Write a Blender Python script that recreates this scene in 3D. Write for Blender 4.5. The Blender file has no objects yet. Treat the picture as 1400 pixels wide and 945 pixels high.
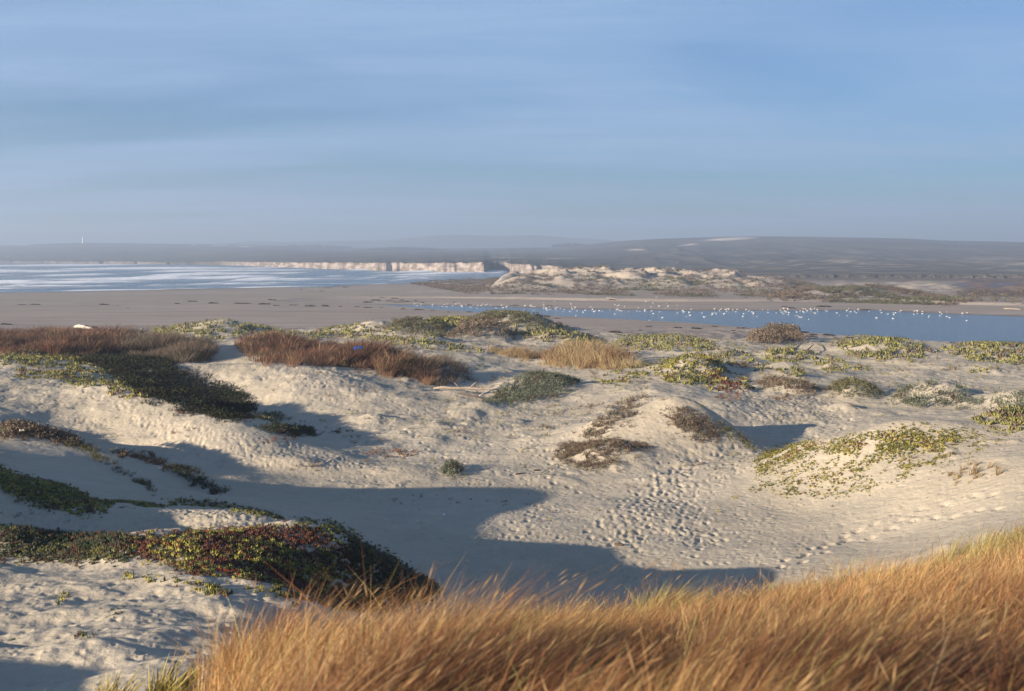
import bpy, math, random
import numpy as np
from mathutils import Vector, Matrix

random.seed(7)
RNG = np.random.default_rng(11)
SC = bpy.context.scene
COL = SC.collection

# ------------------------------------------------------------------ camera
EYE = 14.0            # eye height above the lagoon (the photographer stands on a tall dune)
FPX = 1556.0          # focal length in pixels of the 1400 px wide photograph (40 mm lens)
HOR = 348.0           # horizon row in the photograph
cam_d = bpy.data.cameras.new("camera")
cam_d.lens = 40.0
cam_d.sensor_width = 36.0
cam_d.shift_y = -(472.5 - HOR) / 1400.0
cam_d.clip_start = 0.1
cam_d.clip_end = 40000.0
cam_d.dof.use_dof = True
cam_d.dof.focus_distance = 60.0
cam_d.dof.aperture_fstop = 3.4
cam = bpy.data.objects.new("camera", cam_d)
cam.location = (0, 0, EYE)
cam.rotation_euler = (math.radians(90), 0, 0)
COL.objects.link(cam)
SC.camera = cam

# ------------------------------------------------------------------ light
SUN_EL = math.radians(12.5)
SUN_AZ = math.radians(-123.0)      # clockwise from +Y: low, behind the camera's left shoulder
world = bpy.data.worlds.new("World")
SC.world = world
world.use_nodes = True
nt = world.node_tree
nt.nodes.clear()
N = nt.nodes.new
L = nt.links.new
out = N("ShaderNodeOutputWorld")
bg = N("ShaderNodeBackground")
bg.inputs["Strength"].default_value = 0.051
sky = N("ShaderNodeTexSky")
sky.sky_type = 'NISHITA'
sky.sun_disc = False
sky.sun_elevation = SUN_EL
sky.sun_rotation = SUN_AZ
sky.altitude = 0
sky.air_density = 1.0
sky.dust_density = 0.3
sky.ozone_density = 3.5
# thin cirrus sheet: noise on a plane far overhead, stretched along the wind
tc = N("ShaderNodeTexCoord")
sep = N("ShaderNodeSeparateXYZ"); L(tc.outputs["Generated"], sep.inputs[0])
zc = N("ShaderNodeMath"); zc.operation = 'MAXIMUM'; L(sep.outputs["Z"], zc.inputs[0]); zc.inputs[1].default_value = 0.0
za = N("ShaderNodeMath"); za.operation = 'ADD'; L(zc.outputs[0], za.inputs[0]); za.inputs[1].default_value = 0.06
dx = N("ShaderNodeMath"); dx.operation = 'DIVIDE'; L(sep.outputs["X"], dx.inputs[0]); L(za.outputs[0], dx.inputs[1])
dy = N("ShaderNodeMath"); dy.operation = 'DIVIDE'; L(sep.outputs["Y"], dy.inputs[0]); L(za.outputs[0], dy.inputs[1])
cmb = N("ShaderNodeCombineXYZ"); L(dx.outputs[0], cmb.inputs[0]); L(dy.outputs[0], cmb.inputs[1])
mp = N("ShaderNodeMapping"); L(cmb.outputs[0], mp.inputs[0])
mp.inputs["Rotation"].default_value = (0, 0, math.radians(32)); mp.inputs["Scale"].default_value = (0.20, 0.44, 1)
mp.inputs["Location"].default_value = (15.5, 3.3, 0)
n1 = N("ShaderNodeTexNoise"); L(mp.outputs[0], n1.inputs["Vector"])
n1.inputs["Scale"].default_value = 1.0; n1.inputs["Detail"].default_value = 9; n1.inputs["Roughness"].default_value = 0.5
n1.inputs["Distortion"].default_value = 0.7
mp2 = N("ShaderNodeMapping"); L(cmb.outputs[0], mp2.inputs[0])
mp2.inputs["Location"].default_value = (3.3, 15.5, 0); mp2.inputs["Rotation"].default_value = (0, 0, math.radians(38)); mp2.inputs["Scale"].default_value = (0.55, 2.6, 1)
n2 = N("ShaderNodeTexNoise"); L(mp2.outputs[0], n2.inputs["Vector"])
n2.inputs["Scale"].default_value = 1.0; n2.inputs["Detail"].default_value = 8; n2.inputs["Roughness"].default_value = 0.70
n2.inputs["Distortion"].default_value = 0.5
r1 = N("ShaderNodeMapRange"); L(n1.outputs[0], r1.inputs[0]); r1.interpolation_type = 'SMOOTHSTEP'
r1.inputs[1].default_value = 0.34; r1.inputs[2].default_value = 0.60; r1.inputs[3].default_value = 0.0; r1.inputs[4].default_value = 0.68
r2 = N("ShaderNodeMapRange"); L(n2.outputs[0], r2.inputs[0]); r2.interpolation_type = 'SMOOTHSTEP'
r2.inputs[1].default_value = 0.35; r2.inputs[2].default_value = 0.75; r2.inputs[3].default_value = 0.70; r2.inputs[4].default_value = 1.15
cm = N("ShaderNodeMath"); cm.operation = 'MULTIPLY'; L(r1.outputs[0], cm.inputs[0]); L(r2.outputs[0], cm.inputs[1])
cm2 = N("ShaderNodeMath"); cm2.operation = 'ADD'; L(cm.outputs[0], cm2.inputs[0]); cm2.inputs[1].default_value = 0.15
zf = N("ShaderNodeMapRange"); L(sep.outputs["Z"], zf.inputs[0]); zf.inputs[1].default_value = 0.25; zf.inputs[2].default_value = 0.7; zf.inputs[3].default_value = 1.0; zf.inputs[4].default_value = 0.1
cm3 = N("ShaderNodeMath"); cm3.operation = 'MULTIPLY'; L(cm2.outputs[0], cm3.inputs[0]); L(zf.outputs[0], cm3.inputs[1]); cm2 = cm3
mixc = N("ShaderNodeMix"); mixc.data_type = 'RGBA'
tint = N("ShaderNodeMix"); tint.data_type = 'RGBA'; tint.blend_type = 'MULTIPLY'; tint.inputs[0].default_value = 1.0
L(sky.outputs[0], tint.inputs[6]); tint.inputs[7].default_value = (0.42, 0.70, 0.98, 1)
L(cm2.outputs[0], mixc.inputs[0]); L(tint.outputs[2], mixc.inputs[6]); mixc.inputs[7].default_value = (2.65, 4.05, 6.2, 1)
L(mixc.outputs[2], bg.inputs["Color"]); L(bg.outputs[0], out.inputs[0])

sd = bpy.data.lights.new("sun", 'SUN')
sd.energy = 5.0
sd.angle = math.radians(0.55)
sd.color = (1.0, 0.86, 0.68)
sun = bpy.data.objects.new("sun", sd)
sdir = Vector((math.sin(SUN_AZ) * math.cos(SUN_EL), math.cos(SUN_AZ) * math.cos(SUN_EL), math.sin(SUN_EL)))
sun.rotation_euler = sdir.to_track_quat('Z', 'Y').to_euler()
COL.objects.link(sun)

SC.view_settings.view_transform = 'Standard'
SC.view_settings.look = 'None'
SC.view_settings.exposure = 1.36
SC.view_settings.gamma = 1.0
SC.cycles.max_bounces = 5
SC.cycles.diffuse_bounces = 2
SC.cycles.glossy_bounces = 2
SC.cycles.volume_bounces = 0
SC.cycles.transparent_max_bounces = 6
SC.cycles.use_denoising = True

# ------------------------------------------------------------------ numeric helpers
def sstep(a, b, x):
    t = np.clip((x - a) / (b - a), 0, 1)
    return t * t * (3 - 2 * t)

def perlin(x, y, seed=0):
    xi = np.floor(x).astype(np.int64); yi = np.floor(y).astype(np.int64)
    xf = (x - xi).astype(np.float32); yf = (y - yi).astype(np.float32)
    def g(ix, iy, fx, fy):
        h = (ix * 374761393 + iy * 668265263 + seed * 974711) & 0x7fffffff
        h = ((h ^ (h >> 13)) * 1274126177) & 0x7fffffff
        a = ((h ^ (h >> 16)) & 0xffff).astype(np.float32) * np.float32(2 * math.pi / 65536)
        return np.cos(a) * fx + np.sin(a) * fy
    u = xf * xf * xf * (xf * (xf * 6 - 15) + 10); v = yf * yf * yf * (yf * (yf * 6 - 15) + 10)
    a = g(xi, yi, xf, yf); b = g(xi + 1, yi, xf - 1, yf)
    c = g(xi, yi + 1, xf, yf - 1); d = g(xi + 1, yi + 1, xf - 1, yf - 1)
    return (a + u * (b - a)) * (1 - v) + (c + u * (d - c)) * v   # about -0.7..0.7

def fbm(x, y, oct=4, seed=0, gain=0.5):
    s = 0; a = 1.0
    for o in range(oct):
        s = s + a * perlin(x * 2 ** o + 17.3 * o, y * 2 ** o - 9.1 * o, seed + o)
        a *= gain
    return s

def prof(px, pts):
    return np.interp(px, [p[0] for p in pts], [p[1] for p in pts])

def build_mesh(name, verts, faces_flat, nper, mats, parent=None, smooth=True, mat_idx=None):
    """verts (n,3) array, faces_flat (m,nper) array."""
    me = bpy.data.meshes.new(name)
    verts = np.ascontiguousarray(verts, dtype=np.float32); F = np.ascontiguousarray(faces_flat, dtype=np.int32)
    me.vertices.add(len(verts)); me.vertices.foreach_set("co", verts.ravel())
    me.loops.add(F.size); me.loops.foreach_set("vertex_index", F.ravel())
    me.polygons.add(len(F))
    me.polygons.foreach_set("loop_start", np.arange(0, F.size, nper, dtype=np.int32))
    me.polygons.foreach_set("loop_total", np.full(len(F), nper, dtype=np.int32))
    if smooth:
        me.polygons.foreach_set("use_smooth", np.ones(len(F), dtype=bool))
    if mat_idx is not None:
        me.polygons.foreach_set("material_index", np.asarray(mat_idx, dtype=np.int32))
    me.update(calc_edges=True)
    for m in (mats if isinstance(mats, (list, tuple)) else [mats]):
        me.materials.append(m)
    o = bpy.data.objects.new(name, me)
    COL.objects.link(o)
    if parent is not None:
        o.parent = parent
    return o

def set_color(o, name, rgb):
    a = o.data.attributes.new(name, 'FLOAT_COLOR', 'POINT')
    buf = np.ones((len(rgb), 4), dtype=np.float32); buf[:, :3] = rgb
    a.data.foreach_set("color", buf.ravel())

def set_float(o, name, val):
    a = o.data.attributes.new(name, 'FLOAT', 'POINT')
    a.data.foreach_set("value", np.ascontiguousarray(val, dtype=np.float32).ravel())

def tag(o, label=None, cat=None, group=None, kind=None):
    if label: o["label"] = label
    if cat: o["category"] = cat
    if group: o["group"] = group
    if kind: o["kind"] = kind
    return o

class Mat:
    def __init__(s, name, rough=0.9, spec=0.2):
        s.m = bpy.data.materials.new(name); s.m.use_nodes = True
        s.t = s.m.node_tree; s.b = s.t.nodes["Principled BSDF"]
        s.b.inputs["Roughness"].default_value = rough
        s.b.inputs["Specular IOR Level"].default_value = spec
    def n(s, t, **kw):
        x = s.t.nodes.new(t)
        for k, v in kw.items(): setattr(x, k, v)
        return x
    def l(s, a, b): s.t.links.new(a, b)
    def math(s, op, a, b=None):
        x = s.n("ShaderNodeMath", operation=op)
        for i, v in enumerate((a, b)):
            if v is None: continue
            if isinstance(v, (int, float)): x.inputs[i].default_value = v
            else: s.l(v, x.inputs[i])
        return x.outputs[0]
    def noise(s, scale, detail=4, rough=0.55, vec=None, dist=0):
        x = s.n("ShaderNodeTexNoise"); x.inputs["Scale"].default_value = scale
        x.inputs["Detail"].default_value = detail; x.inputs["Roughness"].default_value = rough
        x.inputs["Distortion"].default_value = dist
        if vec is not None: s.l(vec, x.inputs["Vector"])
        return x.outputs[0]
    def pos(s, scale=(1, 1, 1), rot=0):
        g = s.n("ShaderNodeNewGeometry"); mp = s.n("ShaderNodeMapping")
        s.l(g.outputs["Position"], mp.inputs[0]); mp.inputs["Scale"].default_value = scale
        mp.inputs["Rotation"].default_value = (0, 0, rot)
        return mp.outputs[0]
    def rng(s, v, a, b, c=0., d=1., smooth=True):
        x = s.n("ShaderNodeMapRange"); s.l(v, x.inputs[0])
        if smooth: x.interpolation_type = 'SMOOTHSTEP'
        for i, q in enumerate((a, b, c, d)): x.inputs[i + 1].default_value = q
        return x.outputs[0]
    def mix(s, f, a, b, mode='MIX'):
        x = s.n("ShaderNodeMix", data_type='RGBA', blend_type=mode)
        for i, v in ((0, f), (6, a), (7, b)):
            if isinstance(v, (int, float)): x.inputs[i].default_value = v
            elif isinstance(v, tuple): x.inputs[i].default_value = (*v[:3], 1)
            else: s.l(v, x.inputs[i])
        return x.outputs[2]
    def attr(s, name, fac=False):
        x = s.n("ShaderNodeAttribute", attribute_name=name)
        return x.outputs["Fac"] if fac else x.outputs["Color"]
    def color(s, v):
        if isinstance(v, tuple): s.b.inputs["Base Color"].default_value = (*v[:3], 1)
        else: s.l(v, s.b.inputs["Base Color"])
    def bump(s, h, strength=0.5, dist=0.05, prev=None):
        x = s.n("ShaderNodeBump"); x.inputs["Strength"].default_value = strength
        x.inputs["Distance"].default_value = dist; s.l(h, x.inputs["Height"])
        if prev is not None: s.l(prev, x.inputs["Normal"])
        s.l(x.outputs[0], s.b.inputs["Normal"]); return x.outputs[0]

# ------------------------------------------------------------------ the dune field: surveyed spot heights
# (column px, row py, height z) of points seen in the photograph; distance follows from the height.
SEEN = [
 # camera dune under the grass
 (240,985,11.0),(500,985,11.3),(800,985,11.4),(1100,985,11.5),(1400,985,11.6),
 # left foreground dune
 (0,945,8.9),(120,945,9.2),(220,925,9.3),(100,900,8.9),(0,860,8.6),(200,850,8.6),(330,850,8.5),(420,815,8.25),
 (100,800,8.2),(300,792,8.1),(0,725,8.2),(200,728,8.2),(400,724,8.25),(470,728,8.15),(350,760,8.1),(30,770,8.0),
 (540,772,7.1),(592,800,6.1),(500,830,7.1),
 # strip behind it and second ice plant band
 (200,703,7.35),(400,711,7.3),(100,702,7.4),(0,690,7.45),(130,680,7.4),(0,640,7.45),(300,700,7.0),
 # face behind
 (60,640,7.0),(160,660,6.8),(240,685,6.7),(330,690,6.3),(430,700,5.6),(500,700,5.1),(400,675,5.3),(350,655,5.4),(300,645,5.6),
 # twig ridge
 (0,590,6.95),(60,590,6.9),(100,604,6.6),(150,634,6.25),(212,666,5.8),
 (160,622,5.85),(220,634,5.75),(275,660,5.45),(140,600,5.5),(240,612,5.5),
 # big left slope
 (0,565,6.5),(0,520,6.5),(100,550,6.3),(200,565,6.3),(300,606,5.9),(390,625,5.35),(480,625,5.1),(250,550,6.5),(290,572,6.4),(340,588,6.15),(385,604,5.8),(425,626,5.35),(350,570,5.05),(400,584,4.9),(450,600,4.9),
 (200,528,6.7),(237,546,6.6),(100,500,6.4),(0,492,6.5),
 (300,530,5.1),(270,508,5.2),(340,548,4.8),(200,495,5.3),(400,562,4.75),(440,575,4.8),(490,594,4.8),(520,603,4.9),
 (400,520,5.9),(340,500,6.2),(270,492,6.2),(450,520,5.7),(400,545,5.2),(460,560,5.1),(520,520,5.5),
 (100,482,5.3),(0,482,5.6),(230,478,5.4),(180,470,4.6),(60,468,4.4),
 (520,600,5.0),(560,560,5.1),(440,645,5.1),(470,618,5.1),
 # far left hillock
 (320,448,4.4),(250,456,4.2),(390,456,3.7),(200,462,3.4),(340,470,4.2),(440,475,4.6),(500,480,4.8),(560,500,5.0),(430,490,5.6),(540,520,5.4),
 # mid crest
 (450,455,3.6),(520,447,4.3),(600,440,4.8),(690,435,5.2),(750,447,4.4),(818,470,2.9),(630,446,4.6),(560,460,4.0),(700,465,3.4),
 (640,470,3.8),(600,470,4.0),(700,490,4.0),(650,482,4.1),(620,505,4.2),(750,512,4.3),(820,500,4.2),(780,478,4.0),(860,485,4.0),
 (600,530,4.9),(560,540,5.3),(640,548,5.0),(680,545,4.9),
 (700,560,5.1),(600,570,5.1),
 # centre flats
 (600,610,5.0),(700,600,5.0),(640,650,5.0),(700,700,5.0),(600,700,5.0),(700,755,5.0),(850,750,5.0),(1000,700,5.0),(800,640,5.1),
 (990,650,5.1),(700,810,5.0),(850,700,5.0),(600,760,5.1),(1050,745,5.1),(950,800,5.0),
 # central mound
 (760,632,5.15),(800,600,5.7),(835,568,6.3),(880,564,6.45),(940,565,6.5),(975,576,6.3),(1005,592,5.8),(1030,608,5.3),
 (880,606,5.6),(830,618,5.5),(880,640,5.15),(950,625,5.2),(900,590,6.0),(1060,600,5.1),(740,600,5.05),
 # behind
 (780,560,5.2),(870,548,5.6),(900,530,5.9),(1000,545,5.8),(850,520,5.5),(950,502,5.9),(990,510,5.7),(900,505,5.3),(1040,540,5.3),(1100,570,5.2),
 (1050,520,5.5),(1100,530,5.4),(1175,535,5.5),(1190,548,5.1),(1220,560,5.3),
 # right dune
 (1060,700,5.05),(1030,650,5.3),(1110,612,6.3),(1050,625,5.6),(1150,605,6.7),(1200,594,7.1),(1300,590,7.3),(1350,575,7.5),(1390,564,7.5),(1400,600,7.4),
 (1150,650,6.0),(1100,680,5.3),(1200,680,5.8),(1300,690,6.2),(1300,640,6.8),(1400,640,7.3),(1400,680,6.9),(1200,740,5.4),(1300,730,6.2),
 # right middle and far
 (1280,534,5.7),(1230,548,5.4),(1300,556,5.3),(1250,570,5.4),(1380,548,5.8),(1170,575,5.3),(1130,590,5.2),
 (1100,480,3.8),(1180,470,4.1),(1250,468,4.2),(1320,473,3.9),(1400,478,3.7),(1400,510,4.8),(1300,515,4.6),(1200,500,4.4),(1060,500,4.4),
 (1000,478,3.4),(960,490,4.6),(900,466,3.6),(860,466,3.2),(920,475,3.8),(1150,485,4.0),
 (1062,458,3.3),(1100,466,2.6),(1030,468,2.4),(1380,498,4.4),
]
# (column px, distance m, height z): ground hidden behind crests, or outside the frame
HIDDEN = [
 (300,12,9.4),(450,12.5,9.2),(600,13,9.05),(700,14,9.0),(900,15,8.9),(1100,16,8.75),(1300,18,8.7),(1400,19,9.05),(1500,19,9.5),(-1400,9,10.75),(-1100,9.5,10.65),(-800,10.5,10.1),(-450,11,9.7),  # negative columns: unseen hill added off the left to shade the near sand
 (700,20,7.0),(900,22,6.8),(1100,23,6.9),(1300,25,7.2),(550,18,7.5),(700,25,5.4),(900,27,5.4),(1100,28,5.5),(600,24,6.0),(1400,27,7.4),
 (500,9,10.3),(800,9,10.5),(1100,9,10.7),(1400,9,11.0),(500,4,12.0),(800,4,12.0),(1200,4,12.1),(0,4,11.6),(0,8,9.9),(-200,8,9.6),
 (240,33,6.6),(480,31,5.6),(560,33,5.1),(650,30,5.1),
 (200,27,7.0),(420,28,6.9),(60,27,7.1),
 (50,52,6.0),(180,47,5.1),(290,46,5.1),(100,56,6.0),(250,68,5.2),(310,61,4.9),(380,58.5,4.8),
 (830,58,5.4),(930,59,5.5),(1010,56,5.2),
 (1200,50,6.2),(1300,50,6.4),(1110,50,5.4),(1390,54,6.2),
 (740,88,4.5),(1280,76,5.0),
 (690,175,2.4),(600,172,2.0),(520,170,2.0),(320,168,2.2),(150,150,2.6),(0,150,2.8),(450,175,2.0),(780,172,2.0),
 (900,160,1.9),(1060,160,1.6),(1200,150,1.8),(1350,140,1.9),(100,125,4.0),
 (0,200,1.7),(400,200,1.6),(700,200,1.6),(1000,200,1.3),(1400,200,0.9),
 # off the left edge: dunes whose long shadows reach into the hollow
 (-150,25,8.6),(-400,25,8.8),(-150,31.5,9.9),(-60,32,8.3),(-60,37,7.6),(-400,35,7.8),(-800,30,9.0),
 (-150,45,7.0),(-400,50,7.2),(-150,60,6.8),(-400,70,6.8),(-150,90,6.4),(-400,100,5.5),(-150,120,4.5),(-500,150,3.5),
 (-900,60,7.0),(-900,120,4.5),(-900,15,9.5),
 (1550,30,7.6),(1600,45,7.6),(1600,60,6.0),(1600,90,5.0),(1600,130,4.0),(2000,40,7),(2000,80,5),(1800,15,10.0),(2000,150,3),
]
P = []
for px, py, z in SEEN:
    d = (EYE - z) * FPX / (py - HOR); P.append((px, d, z))
P += HIDDEN
P = np.array(P, dtype=np.float64)
RU = (P[:, 0] - 700) / FPX; RV = np.log(P[:, 1])
RC = 0.05
def _phi(r2): return np.sqrt(r2 + RC * RC)
A = _phi((RU[:, None] - RU[None]) ** 2 + (RV[:, None] - RV[None]) ** 2)
A -= np.eye(len(P)) * 0.004           # light smoothing
one = np.ones((len(P), 1))
M = np.block([[A, one], [one.T, np.zeros((1, 1))]])
Wt = np.linalg.solve(M, np.append(P[:, 2], 0))

def rbf(u, v):
    """evaluate on a coarse lattice once, then bilinear/cubic look-up"""
    return None
LU = np.linspace(-1.6, 1.3, 640); LV = np.linspace(math.log(2.0), math.log(260.0), 800)
gu, gv = np.meshgrid(LU, LV)
Zl = np.full(gu.shape, Wt[-1])
for i in range(len(P)):
    Zl += Wt[i] * _phi((gu - RU[i]) ** 2 + (gv - RV[i]) ** 2)

def base_z(u, v):
    fu = np.clip((u - LU[0]) / (LU[1] - LU[0]), 0, len(LU) - 1.001)
    fv = np.clip((v - LV[0]) / (LV[1] - LV[0]), 0, len(LV) - 1.001)
    iu = fu.astype(int); iv = fv.astype(int); a = fu - iu; b = fv - iv
    return (Zl[iv, iu] * (1 - a) + Zl[iv, iu + 1] * a) * (1 - b) + (Zl[iv + 1, iu] * (1 - a) + Zl[iv + 1, iu + 1] * a) * b

# extra mounds: (px, d, height, half width m, half depth m, turn)
MOUNDS = [
 (835,53,0.42,1.4,1.0,0.3),(930,54,0.72,1.8,1.3,0),(980,52,0.10,1.0,1.1,0),(835,49,0.42,1.5,.9,0),(1110,46,.32,1.3,1.1,0),(1230,43.5,.42,2.6,1.2,0),(1395,46,.4,1.6,1.5,0),(725,75,0.75,2.6,3.4,0),(1275,67,0.5,2.0,2.5,0),(1175,69,0.35,1.2,1.8,0),
 (1385,64,0.5,1.6,2.0,0),(1062,150,0.7,3.0,3.5,0),(640,140,0.6,3.5,6,0),(560,150,0.4,4,6,0),(945,83,0.4,3,3,0),(1080,80,0.35,1.6,2,0),
 (590,58,0.25,1.4,1.6,0),(520,62,0.22,1.2,1.5,0),(660,66,0.22,1.0,1.6,0),(545,47,0.2,1.3,1.0,0),
 (270,60,0.35,1.6,1.8,0),(370,55,0.25,1.2,1.4,0),(400,47.5,0.3,1.2,0.7,0),(690,90,0.3,1.6,2,0),
]

# hummocks held by plants: (px, row, z, half width px, height)
HUMPS = [(290,454,4,60,.8),(500,454,3.9,40,.7),(575,454,4.2,40,.8),(665,456,4.3,36,1.0),(715,442,4.8,50,.9),(765,463,3.6,50,.7),(570,471,3.9,60,.5),
 (400,492,5.3,55,.6),(515,503,5,55,.6),(805,497,4.2,45,.5),(948,512,5.6,38,.75),(1068,509,4.8,34,.6),(1000,530,5.5,32,.35),(1080,531,5.5,36,.5),
 (1168,537,5.5,30,.45),(1282,547,5.5,50,.5),(1070,489,3.9,36,.45),(1138,503,4.4,24,.4),(1205,482,4.1,55,.7),(1360,487,3.9,60,.7),(1385,555,5.7,34,.4),
 (1245,515,4.7,40,.35),(905,468,3.5,40,.6),(860,508,4.6,40,.4),(620,541,5,36,.35),(560,517,5.1,40,.3),(1150,556,5.4,30,.25),(1330,512,4.6,40,.4),(980,487,4.2,40,.5),(640,500,4.3,20,.2),
 (505,575,5.1,28,.18),(640,566,5.1,26,.22),(585,600,5,30,.16),(700,575,5.1,24,.2)]
HUMPS = [((px - 700) / FPX * (EYE - z) * FPX / (py - HOR), (EYE - z) * FPX / (py - HOR), w / FPX * (EYE - z) * FPX / (py - HOR), h) for px, py, z, w, h in HUMPS]

_r = random.Random(5)
FAR_HUMPS = [((_px - 700) / FPX * _d, _d, _r.uniform(4.5, 10), _r.uniform(0.8, 2.7)) for _px, _d in [(_r.uniform(680, 1080), _r.uniform(388, 520)) for _ in range(85)]]
# shore lines as distance per column
def lag_near(px): return EYE * FPX / (prof(px, [(-500,417),(460,417),(530,421),(597,426.5),(666,431),(740,434.5),(803,438),(870,441),(940,444.5),(1057,453.5),(1194,463),(1300,468.5),(1400,473),(1700,490),(2400,530)]) - HOR)
def lag_far(px): return EYE * FPX / (prof(px, [(-500,417),(460,417),(530,417.2),(597,418),(666,419.5),(803,423.3),(940,425.3),(1057,425),(1194,424.8),(1300,430),(1400,433.5),(1700,440),(2400,450)]) - HOR)
def sea_shore(px): return prof(px, [(-2500,150),(-1200,250),(-400,372),(0,419),(240,452),(460,505),(560,560),(640,596),(690,640),(720,900),(3000,900)])

def ground_z(x, y):
    """height of the ground sheet at world x, y (y > 0 is away from the camera)"""
    yy = np.maximum(y, 2.2)
    u = x / yy; v = np.log(yy); px = u * FPX + 700
    zd = base_z(u, v)
    for (mx, md, h, a, b, _t) in MOUNDS:
        X = (mx - 700) / FPX * md
        dx_ = x - X; dy_ = y - md
        q = (dx_ / a) ** 2 + (dy_ / b) ** 2
        zd = zd + h * np.exp(-q * 0.9)
    for (X, md, a, h) in HUMPS:
        dx_ = x - X - 0.25 * a; dy_ = y - md
        q = (dx_ / np.where(dx_ > 0, a * .55, a)) ** 2 + (dy_ / (a * 1.0)) ** 2
        zd = zd + 1.05 * h * np.exp(-q ** 1.15)
    # hummocks
    far_ = sstep(10, 60, yy)
    zd = zd + (0.10 + 0.13 * far_) * fbm(x / 5.5, y / 5.5, 4, 3, 0.42) * sstep(5, 14, yy)
    zd = zd + 0.55 * fbm(x / 16, y / 16, 2, 41) * sstep(50, 110, yy)
    zd = zd + 0.75 * np.clip(0.32 - np.abs(fbm(x / 9, y / 12, 2, 141)), 0, 1) * sstep(75, 105, yy) * (1 - 0.8 * np.exp(-((px - 720) / 90) ** 2) * (yy < 125))
    hm = np.clip(fbm(x / 1.6, y / 1.6, 2, 8) - 0.12, 0, 1) * sstep(-0.1, 0.35, fbm(x / 9, y / 9, 2, 55))
    zd = zd + 0.22 * hm
    near_l = sstep(12, 14, yy) * (1 - sstep(26, 30, yy)) * (1 - sstep(420, 520, px))
    lump = fbm(x / 2.1, y / 1.5, 4, 62, 0.45)
    zd = zd + near_l * (0.19 * lump + 0.03 * np.abs(fbm(x / .5, y / .5, 2, 6)))
    mid_ = sstep(40, 60, yy)
    zd = zd + mid_ * (0.10 * np.clip(fbm(x / 1.3, y / 1.6, 3, 15), -.1, 1) + 0.22 * np.clip(fbm(x / 3.2, y / 4.2, 2, 25) - .1, 0, 1))
    # beach
    sh = sea_shore(px)
    zb = 1.7 * (1 - (np.clip(yy / sh, 0, 2)) ** 2.2) + 0.12 * fbm(x / 30, y / 30, 3, 21)
    zb = np.maximum(zb, -2.5)
    w = sstep(172, 205, yy)
    z = zd * (1 - w) + zb * w
    # the far dune group beyond the lagoon
    cp = prof(px, [(560,388),(600,388),(672,385),(686,378),(717,374),(768,368),(803,366),(840,367),(906,367),(940,369),(965,371),(1009,373),(1040,381),(1091,391),(1140,398),(1300,402),(1400,404),(1900,404)])
    zc_ = EYE - (cp - HOR) * 450 / FPX
    hmk = 1 - np.abs(fbm(x / 20, y / 24, 3, 77, .45)) * 2.8
    env = sstep(385, 445, yy) * (1 - 0.85 * sstep(470, 640, yy))
    mask = sstep(655, 700, px)
    z = np.where(yy > 300, z + mask * env * (zc_ - 1.2) * (0.38 + 0.40 * hmk), z)
    hz_ = np.zeros_like(z)
    sel = (yy > 370) & (yy < 600) & (px > 640) & (px < 1160)
    if np.any(sel):
        xs = x[sel]; ys = y[sel]; acc = np.zeros(xs.shape)
        for (hx_, hy_, ha, hh) in FAR_HUMPS:
            dx_ = xs - hx_; q = (dx_ / np.where(dx_ > 0, ha * .6, ha * 1.3)) ** 2 + ((ys - hy_) / (ha * 1.4)) ** 2
            acc = np.maximum(acc, hh * np.exp(-q))
        hz_[sel] = acc
    z = z + hz_ * mask * sstep(383, 405, yy) * (1 - sstep(1060, 1120, px))
    cp2 = prof(px, [(1020,413),(1070,403),(1126,398),(1174,393.5),(1215,397),(1263,405),(1320,413),(1400,414)])
    zc2 = np.maximum(EYE - (cp2 - HOR) * 352 / FPX, 0.6)
    env2 = np.exp(-((yy - 352) / 20) ** 2)
    z = np.where(yy > 280, z + env2 * sstep(1030, 1080, px) * (1 - sstep(1290, 1330, px)) * (zc2 - 1.0) * (0.85 + 0.4 * hmk), z)
    # low vegetated rise in front of the far dunes
    env3 = np.exp(-((yy - 400) / 22) ** 2) * sstep(540, 600, px)
    z = np.where(yy > 280, z + 0.7 * env3 * (0.7 + 0.6 * fbm(x / 7, y / 7, 3, 5)), z)
    # second channel far right
    ch = np.exp(-((yy - 405) / 9) ** 2) * sstep(1270, 1300, px)
    z = z - 2.6 * ch
    # lagoon cut
    dn = lag_near(px); df = lag_far(px)
    wob = 1.2 * fbm(x / 12, y / 12, 3, 91)
    inside = np.minimum(yy - dn, df - yy) + wob
    lim = np.where(yy < (dn + df) / 2, 0.085 * (dn - yy - wob), 0.022 * (yy - df - wob) + 0.35 * np.maximum(yy - df - 35, 0))
    lim = np.where(inside > 0, -np.minimum(0.6, 0.05 * inside), lim)
    lim = lim + 3.0 * (1 - sstep(250, 520, px)) ** 2
    z = np.where((px > 250) & (yy > 90), np.minimum(z, lim), z)
    return z

RES = 1.0      # mesh density of the dunes
ncol = int(1240 * RES)
U = np.concatenate([np.linspace(-1.5, -0.50, int(260 * RES))[:-1], np.linspace(-0.50, 0.50, ncol), np.linspace(0.50, 1.2, int(120 * RES))[1:]])
nrow = int(1500 * RES)
Dd = np.exp(np.linspace(math.log(2.4), math.log(300.0), nrow))
Dd = np.concatenate([Dd, np.exp(np.linspace(math.log(300), math.log(700), int(330 * RES)))[1:]])
UU, DD = np.meshgrid(U, Dd)
GX = UU * DD; GY = DD
GZ = ground_z(GX, GY)
NR, NC = GZ.shape

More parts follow.
